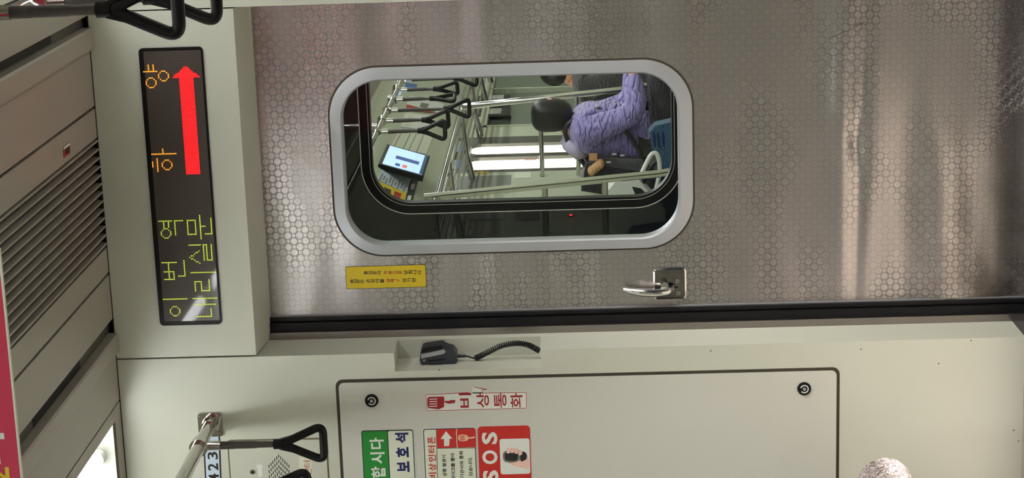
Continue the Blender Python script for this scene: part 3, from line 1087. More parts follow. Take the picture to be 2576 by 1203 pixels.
# speaker panel with its slots, lock and small labels
t = thing('speaker_panel', 'cream hatch with a diamond of speaker slots behind the hanging strap', 'panel', onY(828, 1200))
sxr = W(700, 1104)[0]
sz1, sz0 = W(574, 1150)[1], W(826, 1150)[1]
sxl = W(700, 1420)[0]
MB().prism(rrect(sxl, sxr, sz0, sz1, 0.008, 6), WY - 0.0006, WY + 0.003).build('seam', mat('olive_seam', (108, 104, 78), 0.6, var=0.05), t)
MB().prism(rrect(sxl + 0.004, sxr - 0.004, sz0 + 0.004, sz1 - 0.004, 0.006, 6), WY - 0.003, WY + 0.003).bevel(0.001, 2).build('hatch', M['wall'], t)
Q = WY - 0.003
mb = MB()
c0 = onY(704, 1205, Q)
for i in range(-5, 6):
    cx0 = onY(701 + i * 5.0, 1000, Q)
    top = 1143 + abs(i) * 5.2
    for k in range(14):
        py = top + k * 13.5 + (6 if i % 2 else 0) * 0
        if py > 1142 + 120 - abs(i) * 5.2:
            break
        p = onY(701 + i * 5.0 + (py - 1143) * 0.03, py + 4.5, Q)
        mb.box(p.x - 0.0042, p.x + 0.0042, Q - 0.0005, Q + 0.0005, p.z - 0.0011, p.z + 0.0011)
mb.build('speaker_slots', mat('slot_shadow', (40, 44, 26), 0.8, var=0.1), t)
c = onY(635, 1187, Q)
l = MB().cyl((c.x, Q - 0.003, c.z), (c.x, Q + 0.001, c.z), 0.006, 0.0065, 18).build('lock', M['chrome'], t, smooth=40)
MB().box(c.x - 0.003, c.x + 0.001, Q - 0.0035, Q - 0.0025, c.z - 0.004, c.z + 0.002).build('key_slot', M['dark'], l)
mb = MB(); poly_into(mb, [(644, 1170), (660, 1168), (660, 1200), (650, 1200), (648, 1180)], Q); mb.build('white_label', M['paper'], t)
plate(756, 788, 1150, 1300, 0.001, M['palepaper'], t, Q, 0.0004, 'writing_strip')
mb = MB()
for i, ch in enumerate('터인'):
    textbox(mb, ch, 764 + i * 1.5, 782 + i * 1.5, 1159 + i * 20, 1176 + i * 20, Q - 0.0004, 0.0)
mb.build('orange_lettering', M['orange_text'], t)

# car number plate
t = thing('number_plate', 'pale blue plate with big black digits behind the chrome rail', 'number plate', onY(556, 1200))
mb = MB(); poly_into(mb, [(510, 1090), (553, 1088), (562, 1330), (522, 1330)], WY, 0.0006); mb.build('border', M['black'], t)
mb = MB(); poly_into(mb, [(514, 1092), (549, 1090), (558, 1328), (525, 1328)], WY - 0.0006, 0.0004); mb.build('plate_face', M['paleblue'], t)
mb = MB()
textbox(mb, '3', 522, 548, 1137, 1156, WY - 0.001, 0.02)
textbox(mb, '2', 523, 549, 1166, 1184, WY - 0.001, 0.02)
textbox(mb, '4', 525, 551, 1192, 1212, WY - 0.001, 0.02)
mb.build('digits', M['black'], t)

# ================================================================== MICROPHONE IN ITS NICHE
t = thing('handset_microphone', 'dark fist microphone with a grey talk bar hanging in the corner niche', 'microphone', (0, 0, 0))
def mp(px, py, y=4.665):
    p = onY(px, py, y)
    return Vector((p.x, y, p.z))
c = mp(1101, 895)
body = [(1056, 905), (1058, 885), (1062, 876), (1070, 873), (1112, 867), (1122, 874), (1128, 876), (1140, 879), (1148, 889), (1150, 905), (1144, 918), (1138, 923), (1108, 924), (1072, 922), (1060, 915)]
q = [onY(px, py, 4.655) for px, py in body]
mb = MB().prism([(p.x, p.z) for p in q], 4.648, 4.694)
mb.bevel(0.006, 3, 30)
mb.build('case', M['mic'], t, smooth=35)
bar = [onY(px, py, 4.645) for px, py in ((1059, 891), (1116, 879), (1121, 884), (1117, 889), (1060, 901))]
mb = MB().prism([(p.x, p.z) for p in bar], 4.640, 4.651).bevel(0.0015, 2)
mb.build('talk_bar', M['mic_grey'], t)
sp_ = [onY(px, py, 4.645) for px, py in ((1061, 880), (1066, 876), (1113, 870), (1114, 877), (1062, 887))]
mb = MB().prism([(p.x, p.z) for p in sp_], 4.6435, 4.650).bevel(0.001, 1)
mb.build('grille', M['plastic'], t)
p = mp(1067, 907, 4.647)
MB().cyl((p.x, 4.6465, p.z), (p.x, 4.650, p.z), 0.0028, seg=12).build('screw', M['chrome'], t)
mb = MB()
for pp in ([(1078, 907), (1118, 903), (1118, 906), (1078, 910)], [(1080, 917), (1112, 916), (1112, 919), (1080, 920)]):
    qq = [onY(px, py, 4.647) for px, py in pp]
    mb.prism([(p_.x, p_.z) for p_ in qq], 4.6465, 4.6485)
mb.build('ridge', M['plastic'], t)
a = mp(1149, 896, 4.672); b = mp(1172, 896, 4.672)
MB().tube([a, b], [0.0046, 0.0036], 12).build('strain_relief', M['cable'], t, smooth=40)
path = [b, mp(1180, 898, 4.672), mp(1190, 901, 4.67), mp(1200, 903, 4.668)]
MB().tube(path, 0.0024, 10).build('plain_lead', M['cable'], t, smooth=60)
cl = [mp(x_, y_, 4.672) for x_, y_ in ((1196, 901), (1210, 895), (1230, 885), (1254, 873), (1280, 866), (1305, 864), (1328, 868), (1345, 876), (1357, 883))]
def catmull(P, n):
    out = []
    for i in range(len(P) - 1):
        p0, p1, p2, p3 = P[max(i - 1, 0)], P[i], P[i + 1], P[min(i + 2, len(P) - 1)]
        for k in range(n):
            s = k / n
            out.append(0.5 * ((2 * p1) + (p2 - p0) * s + (2 * p0 - 5 * p1 + 4 * p2 - p3) * s * s + (3 * p1 - p0 - 3 * p2 + p3) * s ** 3))
    out.append(P[-1])
    return out
cc = catmull(cl, 100)
hel = []
TURNS = 38
for i, p in enumerate(cc):
    tt = (cc[min(i + 1, len(cc) - 1)] - cc[max(i - 1, 0)]).normalized()
    nn = tt.cross(Vector((0, 1, 0))).normalized()
    bb = tt.cross(nn)
    ang = 2 * math.pi * TURNS * i / (len(cc) - 1)
    hel.append(p + (nn * math.cos(ang) + bb * math.sin(ang)) * 0.0060)
MB().tube(hel, 0.0019, 6).build('coiled_lead', M['cable'], t, smooth=80)

# ================================================================== CHROME RAIL, STRAPS
RAILX, RAILZ = -0.649, 2.045
t = thing('handrail', 'chrome overhead rail bolted to the left end wall by a square flange', 'handrail', (RAILX, WY, RAILZ))
fx0, fx1, fz0, fz1 = RAILX - 0.031, RAILX + 0.031, RAILZ - 0.031, RAILZ + 0.031
fl = MB().prism(rrect(fx0, fx1, fz0, fz1, 0.008, 6), WY - 0.006, WY + 0.001).bevel(0.0015, 2).build('flange', M['chrome'], t, smooth=35)
for dx in (-0.022, 0.022):
    for dz in (-0.022, 0.022):
        s = MB().cyl((RAILX + dx, WY - 0.0085, RAILZ + dz), (RAILX + dx, WY - 0.005, RAILZ + dz), 0.0052, 0.006, 16).build('screw', M['chrome'], fl, smooth=40)
        s.parent = fl
MB().cyl((RAILX, WY - 0.032, RAILZ), (RAILX, WY - 0.004, RAILZ), 0.0205, 0.0225, 28).build('collar', M['chrome'], t, smooth=40)
MB().cyl((RAILX, 0.6, RAILZ), (RAILX, WY - 0.02, RAILZ), 0.0165, seg=32).build('tube', M['chrome'], t, smooth=40)

RX2 = onY(130, 28, 2.87).x
RZ2 = 2.012
t = thing('handrail', 'chrome overhead rail carrying the two straps at the upper corner', 'handrail', (RX2, WY, RZ2))
fl = MB().prism(rrect(RX2 - 0.031, RX2 + 0.031, RZ2 - 0.031, RZ2 + 0.031, 0.008, 6), WY - 0.006, WY + 0.001).bevel(0.0015, 2).build('flange', M['chrome'], t, smooth=35)
MB().cyl((RX2, 0.6, RZ2), (RX2, WY - 0.004, RZ2), 0.0165, seg=32).build('tube', M['chrome'], t, smooth=40)


def handle_loop(w=0.041, ht=0.112):
    """triangular grip: centre line in local X,Z, apex at z=0"""
    pts = [Vector((0.0, 0, -0.012))]
    corner = [(Vector((0, 0, -0.010)), 0.010), (Vector((w * 1.12, 0, -ht)), 0.024), (Vector((-w * 1.12, 0, -ht)), 0.024)]
    out = []
    n = 3
    for i in range(n):
        p, r = corner[i]
        a = (corner[i - 1][0] - p).normalized()
        b = (corner[(i + 1) % n][0] - p).normalized()
        s, e = p + a * r, p + b * r
        for k in range(9):
            tt = k / 8
            out.append(s * (1 - tt) ** 2 + p * 2 * tt * (1 - tt) + e * tt ** 2)
    return out


_strap_src = {}


def make_strap(label, group, x, y, railz, rot=0.0, drop=0.0, scale=1.0, lean=0.0):
    """clamp, chrome sleeve, fluted sheath and triangular grip; built once, then copied"""
    key = round(drop, 3)
    if key not in _strap_src:
        root = thing('hand_strap', label, 'hand strap')
        MB().cyl((0, -0.018, 0), (0, 0.018, 0), 0.0225, seg=28).bevel(0.002, 2).build('clamp', M['chrome'], root, smooth=40)
        MB().cyl((0, 0, -0.020), (0, 0, -0.052), 0.0115, seg=20).build('sleeve', M['chrome'], root, smooth=40)
        end = -0.192 - drop
        MB().tube([(0, 0, -0.050), (0, 0, -0.085), (0, 0, -0.086), (0, 0, -0.14), (0, 0, -0.141), (0, 0, end)], [0.0100, 0.0098, 0.0092, 0.0090, 0.0082, 0.0078], 18).build('strap', M['sheath'], root, smooth=40)
        lp = [p + Vector((0, 0, end)) for p in handle_loop()]
        mb = MB().tube(lp, 0.0102, 14, closed=True)
        mb.cyl((0, 0, end + 0.010), (0, 0, end - 0.012), 0.0125, 0.0125, 18)
        fill = [(0.0125, end - 0.004), (0.021, end - 0.036), (0.0, end - 0.034), (-0.021, end - 0.036), (-0.0125, end - 0.004)]
        mb.prism(fill, -0.006, 0.006)
        mb.build('grip', M['plastic'], root, smooth=60)
        _strap_src[key] = root
        r = root
    else:
        src = _strap_src[key]
        r = src.copy()
        COL.objects.link(r)
        for ch in list(src.children):
            c_ = ch.copy()
            COL.objects.link(c_)
            c_.parent = r
        r['label'] = label
    r['group'] = group
    r.location = (x, y, railz)
    r.rotation_euler = (lean, 0, rot)
    r.scale = (scale,) * 3
    return r


GN = 'hand straps in the near carriage'
make_strap('black triangular hand strap hanging from the rail beside the square flange', GN, RAILX, 4.44, RAILZ, 0.0)
make_strap('black hand strap cut by the lower picture edge, in front of the speaker slots', GN, RAILX, 4.13, RAILZ, 0.0)
make_strap('largest black hand strap, above the lit destination sign', GN, RX2, 2.87, RZ2, 0.0)
make_strap('black hand strap half hidden behind the largest one', GN, onY(300, -4, 3.2).x, 3.20, RZ2, 0.15)

# ================================================================== CEILING GRILLE AND LAMPS
t = thing('air_grille', 'long ceiling air grille of thin parallel slats above the door', 'grille', (0, 0, CZ))
NS = 13
for i in range(NS):
    x = -0.172 + (0.086 + 0.172) * i / (NS - 1)
    mb = MB()
    mb.box(x - 0.0025, x + 0.0025, Y_BACK, WY + 0.05, CZ - 0.0015, CZ + 0.002)
    mb.prism([(x - 0.001, CZ + 0.002), (x + 0.001, CZ + 0.002), (x + 0.007, CZ + 0.032), (x + 0.005, CZ + 0.032)], Y_BACK, WY + 0.05)
    mb.build('slat', M['ceil'], t)
MB().box(-0.180, 0.092, Y_BACK, WY + 0.05, CZ + 0.05, CZ + 0.055).build('backing', mat('grille_back', (98, 92, 80), 0.7, var=0.1), t)

# dark inlets in the two air slots
def slot_vents(x0, x1, label):
    t_ = thing('air_slot', label, 'vent', ((x0 + x1) / 2, 0, CZ))
    mb_ = MB()
    mb_.box(x0, x1, Y_BACK, WY + 0.05, CZ + 0.014, CZ + 0.020)
    mb_.build('channel', mat('slot_channel', (84, 82, 74), 0.6, var=0.1), t_)
    y = WY - 0.30
    while y > 1.6:
        MB().box(x0 + 0.004, x1 - 0.001, y - 0.42, y, CZ + 0.0125, CZ + 0.016).build('inlet', M['dark'], t_)
        y -= 0.56
    return t_
slot_vents(0.362, 0.389, 'dark slotted ceiling air inlet under the largest hand strap')
slot_vents(-0.403, -0.364, 'dark ceiling air inlet beside the red poster')

# small red and black tag by the grille
p_ = onZ(167, 378, CZ)
t = thing('ceiling_tag', 'tiny red and black tag stuck on the ceiling panel beside the air grille', 'label', p_)
MB().box(p_.x - 0.012, p_.x + 0.012, p_.y - 0.03, p_.y + 0.03, CZ - 0.0012, CZ + 0.001).build('tag_face', M['darkred'], t)
MB().box(p_.x - 0.008, p_.x + 0.006, p_.y - 0.012, p_.y + 0.022, CZ - 0.0018, CZ).build('dark_mark', M['black'], t)
MB().box(p_.x + 0.006, p_.x + 0.012, p_.y - 0.03, p_.y + 0.03, CZ - 0.0016, CZ).build('pale_edge', M['palepaper'], t)

# lamp troughs
def lamp(x0, x1, y0, y1, tx, label, full):
    t_ = thing('ceiling_lamp', label, 'ceiling lamp', (tx, (y0 + y1) / 2, CZ), 'fluorescent ceiling lamps of the near carriage')
    mb_ = MB()
    m_ = mb_.bm
    a_ = 0.018
    top = CZ + 0.075
    pr = [(x0, CZ + 0.001), (x0 + a_, top), (x1 - a_, top), (x1, CZ + 0.001)]
    A = [m_.verts.new((p[0], y0 - 0.02, p[1])) for p in pr]
    B = [m_.verts.new((p[0], y1 + 0.02 if p[1] > CZ + 0.01 else y1 + 0.045, p[1])) for p in pr]
    for i in range(3):
        m_.faces.new((A[i], A[i + 1], B[i + 1], B[i]))
    m_.faces.new(A)
    m_.faces.new(B[::-1])
    o_ = mb_.build('reflector', M['white'], t_, recalc=False)
    sd = o_.modifiers.new('s', 'SOLIDIFY'); sd.thickness = 0.003; sd.offset = 0
    MB().cyl((tx, y0, CZ + 0.038), (tx, y1, CZ + 0.038), 0.0155, seg=20).build('tube', M['tube'], t_, smooth=40)
    for ye, s_ in ((y1, 1), (y0, -1)):
        MB().cyl((tx, ye - 0.004 * s_, CZ + 0.038), (tx, ye + 0.022 * s_, CZ + 0.038), 0.019, 0.0205, 20).build('socket', M['white'], t_, smooth=40)
LAMPS = [(3.27, 4.465), (1.98, 3.20), (0.69, 1.91), (-0.60, 0.62), (-1.89, -0.67), (-3.18, -1.96), (-4.47, -3.25)]
nm = ['nearest the end wall', 'second from the end wall', 'third from the end wall', 'fourth from the end wall', 'fifth from the end wall', 'sixth from the end wall', 'seventh from the end wall']
for i, (a, b) in enumerate(LAMPS):
    lamp(LX0, LX1, a, b, -0.688, 'white fluorescent ceiling lamp over the left side, %s' % nm[i], i == 0)
for i, (a, b) in enumerate(LAMPS):
    lamp(RX0, RX1, a, b, 0.606, 'white fluorescent ceiling lamp over the right side, %s' % nm[i], False)

# ================================================================== HANGING POSTER
PYY = 2.2
pz = onY(45, 1100, PYY).z
t = thing('hanging_poster', 'crimson hanging poster with white and yellow lettering at the left picture edge', 'poster', (-0.1, PYY, pz))
MB().box(-0.42, 0.40, PYY - 0.002, PYY + 0.002, pz, CZ - 0.03).build('sheet', M['crimson'], t)
MB().box(-0.42, 0.40, PYY - 0.0025, PYY + 0.0025, pz - 0.0012, pz + 0.001).build('lower_hem', M['palepaper'], t)
MB().box(-0.42, 0.40, PYY - 0.006, PYY + 0.006, CZ - 0.04, CZ - 0.001).build('top_bar', M['alu'], t)
mb = MB()
QY = PYY - 0.002
textbox(mb, '마', -52, 13, 1074, 1168, QY, 0.03)
mb.build('white_lettering', M['paper'], t)
mb = MB()
textbox(mb, '2', -40, 24, 1176, 1216, QY, 0.01)
mb.build('yellow_lettering', M['yellow'], t)

# ================================================================== BENCH AT THE LEFT WALL
t = thing('bench', 'embossed stainless bench seat with a rounded nose at the lower picture edge', 'bench', (-1.1, 3.2, FZ))
prof = [(-1.38, 0.40), (-1.36, 0.455), (-1.0, 0.445), (-0.80, 0.452)]
cxn, czn, rn = -0.775, 0.385, 0.067
for i in range(0, 13):
    a_ = math.radians(95 - i * 15)
    prof.append((cxn + rn * 1.02 * math.cos(a_), czn + rn * math.sin(a_)))
prof += [(-0.86, 0.322), (-1.38, 0.345)]
mb = MB().prism(prof[::-1], 1.9, 4.40)
mb.bevel(0.02, 4, 70)
mb.build('seat', M['seat_steel'], t, smooth=60)
MB().box(-1.38, -0.95, 2.0, 4.36, FZ, 0.34).build('seat_box', M['alu'], t)

t = thing('bench', 'dark upholstered bench along the right wall outside the picture', 'bench', (1.15, 2.6, FZ))
mb = MB().prism([(1.41, 0.36), (1.41, 0.84), (1.33, 0.82), (1.26, 0.45), (0.97, 0.45), (0.95, 0.40), (0.97, 0.36)], 0.9, 4.35)
mb.bevel(0.01, 2, 30)
mb.build('seat', M['seat_cloth'], t, smooth=40)
MB().box(1.02, 1.41, 0.95, 4.30, FZ, 0.362).build('seat_box', M['steel'], t)

# ================================================================== GANGWAY AND NEXT CARRIAGE
FY = 5.22          # door of the next carriage
struct(MB().box(-0.75, 0.75, 4.90, 5.9, FZ - 0.06, FZ - 0.01).build('floor_gangway', M['rubber']))
struct(MB().box(-0.80, -0.75, 4.86, FY - 0.01, FZ, 2.2).build('wall_gangway_left', M['rubber']))
struct(MB().box(0.75, 0.80, 4.86, FY - 0.01, FZ, 2.2).build('wall_gangway_right', M['rubber']))
struct(MB().box(-0.80, 0.80, 4.86, FY - 0.01, 2.15, 2.2).build('ceiling_gangway', M['rubber']))

FXL, FXR = -1.36, 1.36
FY1 = 17.0
FCZ = 2.27
door2 = bpy.data.objects.new('door_2', None)
door2.location = (0, FY, FZ)
COL.objects.link(door2)
struct(door2)
vx0, vx1 = W(1300, 503, FY)[0], 0.30
vz1, vz0 = W(934, 350, FY)[1], W(1690, 350, FY)[1]
hole = rrect(vx0, vx1, vz0, vz1, 0.105, 14)
hole2 = rrect(vx0 - 0.006, vx1 + 0.006, vz0 - 0.006, vz1 + 0.006, 0.111, 14)
hole3 = rrect(vx0 - 0.030, vx1 + 0.030, vz0 - 0.030, vz1 + 0.030, 0.135, 14)
hole4 = rrect(vx0 - 0.0325, vx1 + 0.0325, vz0 - 0.0325, vz1 + 0.0325, 0.1375, 14)
mb = MB()
bm = mb.bm
out = [(-0.75, FZ), (0.75, FZ), (0.75, 2.15), (-0.75, 2.15)]
vo = [bm.verts.new((p[0], FY + 0.002, p[1])) for p in out]
vi = [bm.verts.new((p[0], FY + 0.002, p[1])) for p in hole3]
es = [bm.edges.new((vo[i], vo[(i + 1) % 4])) for i in range(4)]
es += [bm.edges.new((vi[i], vi[(i + 1) % len(vi)])) for i in range(len(vi))]
bmesh.ops.triangle_fill(bm, use_beauty=True, use_dissolve=False, edges=es)
mb.build('smoked_panel', M['smoked'], door2)
MB().ring(hole3, hole2, FY - 0.002, FY + 0.02).build('rubber_band', M['rubber'], door2, smooth=40)
MB().ring(hole2, hole, FY - 0.004, FY + 0.03).build('inner_band', M['rubber'], door2, smooth=40)
hb = rrect(vx0 - 0.0075, vx1 + 0.0075, vz0 - 0.0075, vz1 + 0.0075, 0.1125, 14)
MB().ring(hb, hole2, FY - 0.0045, FY).build('bright_bead', M['white'], door2, smooth=40)
MB().ring(hole4, hole3, FY - 0.003, FY + 0.003).build('bright_edge', M['white'], door2, smooth=40)
MB().prism(rrect(vx0 + 0.0005, vx1 - 0.0005, vz0 + 0.0005, vz1 - 0.0005, 0.1045, 14), FY + 0.010, FY + 0.014).build('pane', M['glass'], door2)

FW0 = FY + 0.06
struct(MB().box(FXL, FXR, FW0, FY1, FZ - 0.05, FZ).build('floor_next_carriage', M['floor']))
struct(MB().box(FXL, FXR, FW0, FY1, FCZ, FCZ + 0.03).build('ceiling_next_carriage', M['ceil']))
struct(MB().box(FXR, FXR + 0.05, FW0, FY1, FZ, FCZ).build('wall_next_carriage_right', M['far_wall']))
struct(MB().box(FXL, FXR, FY1, FY1 + 0.05, FZ, FCZ).build('wall_next_carriage_end', M['far_wall']))
struct(MB().box(FXL, -0.752, FW0 - 0.01, FW0 + 0.02, FZ, FCZ).build('wall_next_carriage_left_jamb', M['far_wall']))
struct(MB().box(0.752, FXR, FW0 - 0.01, FW0 + 0.02, FZ, FCZ).build('wall_next_carriage_right_jamb', M['far_wall']))


def yl(py, x=FXL):
    """distance at which photo row py meets the plane X = x (near mid height)"""
    return onX(1300, py, x).y


DW0, DW1 = yl(432), yl(343)           # doorway of the next carriage's side door
# left side wall with doorway and window openings
wz0, wz1 = onX(1345, 300, FXL).z, onX(1190, 300, FXL).z
NW0, NW1 = yl(318), 15.6
mb = MB()
mb.box(FXL - 0.05, FXL, FW0, DW0, FZ, FCZ)
mb.box(FXL - 0.05, FXL, DW0, DW1, 1.86, FCZ)
mb.box(FXL - 0.05, FXL, DW1, NW0, FZ, FCZ)
mb.box(FXL - 0.05, FXL, NW0, NW1, FZ, 0.95)
mb.box(FXL - 0.05, FXL, NW0, NW1, 1.66, FCZ)
mb.box(FXL - 0.05, FXL, NW1, FY1, FZ, FCZ)
struct(mb.build('wall_next_carriage_left', M['far_wall']))
# sloping cove above the luggage rack
cz0, cz1 = 1.80, FCZ
mb = MB()
mb.prism([(FXL, cz0), (FXL + 0.02, cz0), (-0.95, cz1 - 0.02), (-0.95, cz1), (FXL, cz1)], FW0 + 0.02, FY1)
struct(mb.build('ceiling_cove_next_carriage', M['far_wall']))


def cove(y, s, off=0.0):
    """point on the cove: s=0 at the wall, 1 at the ceiling"""
    x = FXL + 0.02 + (-0.95 - FXL - 0.02) * s
    z = cz0 + (cz1 - 0.02 - cz0) * s
    n = Vector((cz1 - 0.02 - cz0, 0, -(-0.95 - FXL - 0.02))).normalized()
    return Vector((x, y, z)) + n * off


def cove_card(mb_, y0, y1, s0, s1, off=0.004):
    P = [cove(y0, s0, off), cove(y1, s0, off), cove(y1, s1, off), cove(y0, s1, off)]
    Q_ = [cove(y0, s0, off - 0.003), cove(y1, s0, off - 0.003), cove(y1, s1, off - 0.003), cove(y0, s1, off - 0.003)]
    a_ = [mb_.bm.verts.new(p) for p in P]
    b_ = [mb_.bm.verts.new(p) for p in Q_]
    mb_.bm.faces.new(a_); mb_.bm.faces.new(b_[::-1])
    for i in range(4):
        mb_.bm.faces.new((a_[i], b_[i], b_[(i + 1) % 4], a_[(i + 1) % 4]))


# notices along the cove of the next carriage
GC = 'notices along the cove of the next carriage'
_c0, _cn = cove(9.0, 0.0), (cove(9.0, 0.0, 1.0) - cove(9.0, 0.0)).normalized()


def cpt(px, py, off=0.004):
    d_ = ray(px, py)
    c_ = _c0 + _cn * off
    return CAM + d_ * ((c_ - CAM).dot(_cn) / d_.dot(_cn))


def cove_poly(pts, off, name, m, par):
    """flat card on the cove, thin and parallel to it"""
    mb_ = MB()
    P = [cpt(px, py, off) for px, py in pts]
    a_ = [mb_.bm.verts.new(p) for p in P]
    b_ = [mb_.bm.verts.new(p - _cn * 0.003) for p in P]
    mb_.bm.faces.new(a_); mb_.bm.faces.new(b_[::-1])
    n_ = len(P)
    for i in range(n_):
        mb_.bm.faces.new((a_[i], b_[i], b_[(i + 1) % n_], a_[(i + 1) % n_]))
    return mb_.build(name, m, par)


def notice(pts, m, lab):
    o_ = thing('notice', lab, 'notice', cpt(*pts[0]), GC)
    cove_poly(pts, 0.004, 'sheet', M[m], o_)
    return o_


def lerp2(a_, b_, t_):
    return (a_[0] + (b_[0] - a_[0]) * t_, a_[1] + (b_[1] - a_[1]) * t_)


q = [(961, 426), (1034, 450), (1023, 486), (949, 450)]
o = notice(q, 'paleblue', 'grey blue notice with rows of dark bars below the lit screen')
for k in range(9):
    t0 = 0.06 + 0.1 * k
    a_, b_ = lerp2(q[0], q[1], t0), lerp2(q[3], q[2], t0)
    c_, d_ = lerp2(q[0], q[1], t0 + 0.05), lerp2(q[3], q[2], t0 + 0.05)
    e0, e1 = 0.35 + 0.12 * ((k * 7) % 3), 0.95 - 0.1 * (k % 2)
    cove_poly([lerp2(a_, b_, e0), lerp2(c_, d_, e0), lerp2(c_, d_, e1), lerp2(a_, b_, e1)], 0.006, 'dark_bar', M['grey'], o)
q = [(951, 456), (1023, 486), (1016, 512), (960, 512)]
o = notice(q, 'yellow', 'yellow notice with dark red figures at the corner of the far window')
cove_poly([(993, 481), (1010, 487), (1006, 500), (990, 496)], 0.006, 'red_figures', M['darkred'], o)
cove_poly([(966, 470), (984, 478), (983, 488), (975, 484)], 0.006, 'black_figures', M['black'], o)
q = [(1035, 451), (1053, 452), (1036, 512), (1018, 512)]
o = notice(q, 'black', 'narrow black notice with white characters beside the luggage rack')
cove_poly([(1035, 462), (1044, 462), (1041, 476), (1033, 476)], 0.006, 'white_character', M['paper'], o)
cove_poly([(1027, 492), (1036, 492), (1033, 503), (1024, 503)], 0.006, 'white_character', M['paper'], o)
q = [(1003, 330), (1090, 343), (1072, 388), (983, 368)]
o = notice(q, 'palepaper', 'pale route chart with thin red and green lines above the lit screen')
for t0, mm in ((0.08, 'darkred'), (0.34, 'green'), (0.50, 'grey'), (0.72, 'grey')):
    a_, b_ = lerp2(q[0], q[1], t0), lerp2(q[3], q[2], t0)
    c_, d_ = lerp2(q[0], q[1], t0 + 0.014), lerp2(q[3], q[2], t0 + 0.014)
    cove_poly([a_, c_, d_, b_], 0.006, 'route_line', M[mm], o)
q = [(1020, 284), (1092, 292), (1078, 328), (1006, 318)]
o = notice(q, 'paper', 'white printed sheet seen between the first two far straps')
cove_poly([(1028, 292), (1040, 293), (1032, 316), (1020, 314)], 0.006, 'print_block', M['palepaper'], o)
q = [(1032, 240), (1118, 262), (1108, 284), (1022, 262)]
o = notice(q, 'paper', 'white and red notice seen behind the third far strap')
cove_poly([(1024, 263), (1034, 265), (1062, 275), (1102, 284), (1022, 276)], 0.007, 'red_block', M['red'], o)
cove_poly([(1060, 258), (1080, 262), (1074, 272), (1056, 268)], 0.006, 'dark_block', M['grey'], o)
q = [(1022, 208), (1050, 212), (1046, 228), (1017, 226)]
notice(q, 'sky_print', 'small lilac blue notice farthest along the cove')

# lit screen
scr = [onX(981, 365, -1.06), onX(1074, 394, -1.125), onX(1062, 440, -1.125), onX(963, 410, -1.06)]
yA, yB = (scr[2].y + scr[3].y) / 2, (scr[0].y + scr[1].y) / 2
zt, zb = (scr[0].z + scr[3].z) / 2, (scr[1].z + scr[2].z) / 2
t = thing('information_screen', 'bright pale blue information screen hung on the cove beyond the door window', 'screen', (-1.1, (yA + yB) / 2, zb))
def scr_pt(u_, w_, off=0.0):
    """u along +Y (0..1), w from the top down (0..1)"""
    x = -1.06 + (-1.125 + 1.06) * w_
    z = zt + (zb - zt) * w_
    n = Vector((zt - zb, 0, -(0.065))).normalized()
    return Vector((x, yA + (yB - yA) * u_, z)) + n * off
def scr_card(u0, u1, w0, w1, off, th, name, m, par=t):
    mb_ = MB()
    a_ = [mb_.bm.verts.new(scr_pt(*q, off)) for q in ((u0, w0), (u1, w0), (u1, w1), (u0, w1))]
    b_ = [mb_.bm.verts.new(scr_pt(*q, off - th)) for q in ((u0, w0), (u1, w0), (u1, w1), (u0, w1))]
    mb_.bm.faces.new(a_); mb_.bm.faces.new(b_[::-1])
    for i in range(4):
        mb_.bm.faces.new((a_[i], b_[i], b_[(i + 1) % 4], a_[(i + 1) % 4]))
    return mb_.build(name, M[m], par)
scr_card(-0.05, 1.05, -0.08, 1.06, -0.002, 0.03, 'case', 'plastic')
scr_card(0, 1, 0, 1, 0.0, 0.002, 'display', 'lcd')
scr_card(0.42, 0.58, 0.25, 0.85, 0.001, 0.001, 'picture', 'lcd_dark')
scr_card(0.08, 0.22, 0.48, 0.60, 0.001, 0.001, 'picture_red', 'lcd_red')
scr_card(0.08, 0.20, 0.30, 0.42, 0.001, 0.001, 'picture_blue', 'lcd_dark')
scr_card(0.0, 1.0, 0.93, 1.0, 0.001, 0.001, 'blue_band', 'sky_print')

# luggage rack
RKX, RKZ = -0.955, 1.715
t = thing('luggage_rack', 'chrome luggage rack running along the next carriage beyond the door window', 'luggage rack', (RKX, 9, RKZ))
MB().cyl((RKX, 8.25, RKZ), (RKX, 14.5, RKZ), 0.016, seg=20).build('front_rail', M['chrome'], t, smooth=40)
for k in range(4):
    x = RKX - 0.08 * (k + 1)
    MB().cyl((x, 8.25, RKZ - 0.006 * k), (x, 14.5, RKZ - 0.006 * k), 0.007, seg=10).build('rack_bar', M['chrome'], t, smooth=40)
for y in (8.3, 9.5, 10.9, 12.2, 13.4, 14.4):
    MB().tube([(RKX, y, RKZ), (-1.2, y, RKZ - 0.02), (FXL + 0.005, y, RKZ - 0.05)], [0.014, 0.016, 0.022], 10).build('bracket', M['chrome'], t, smooth=40)

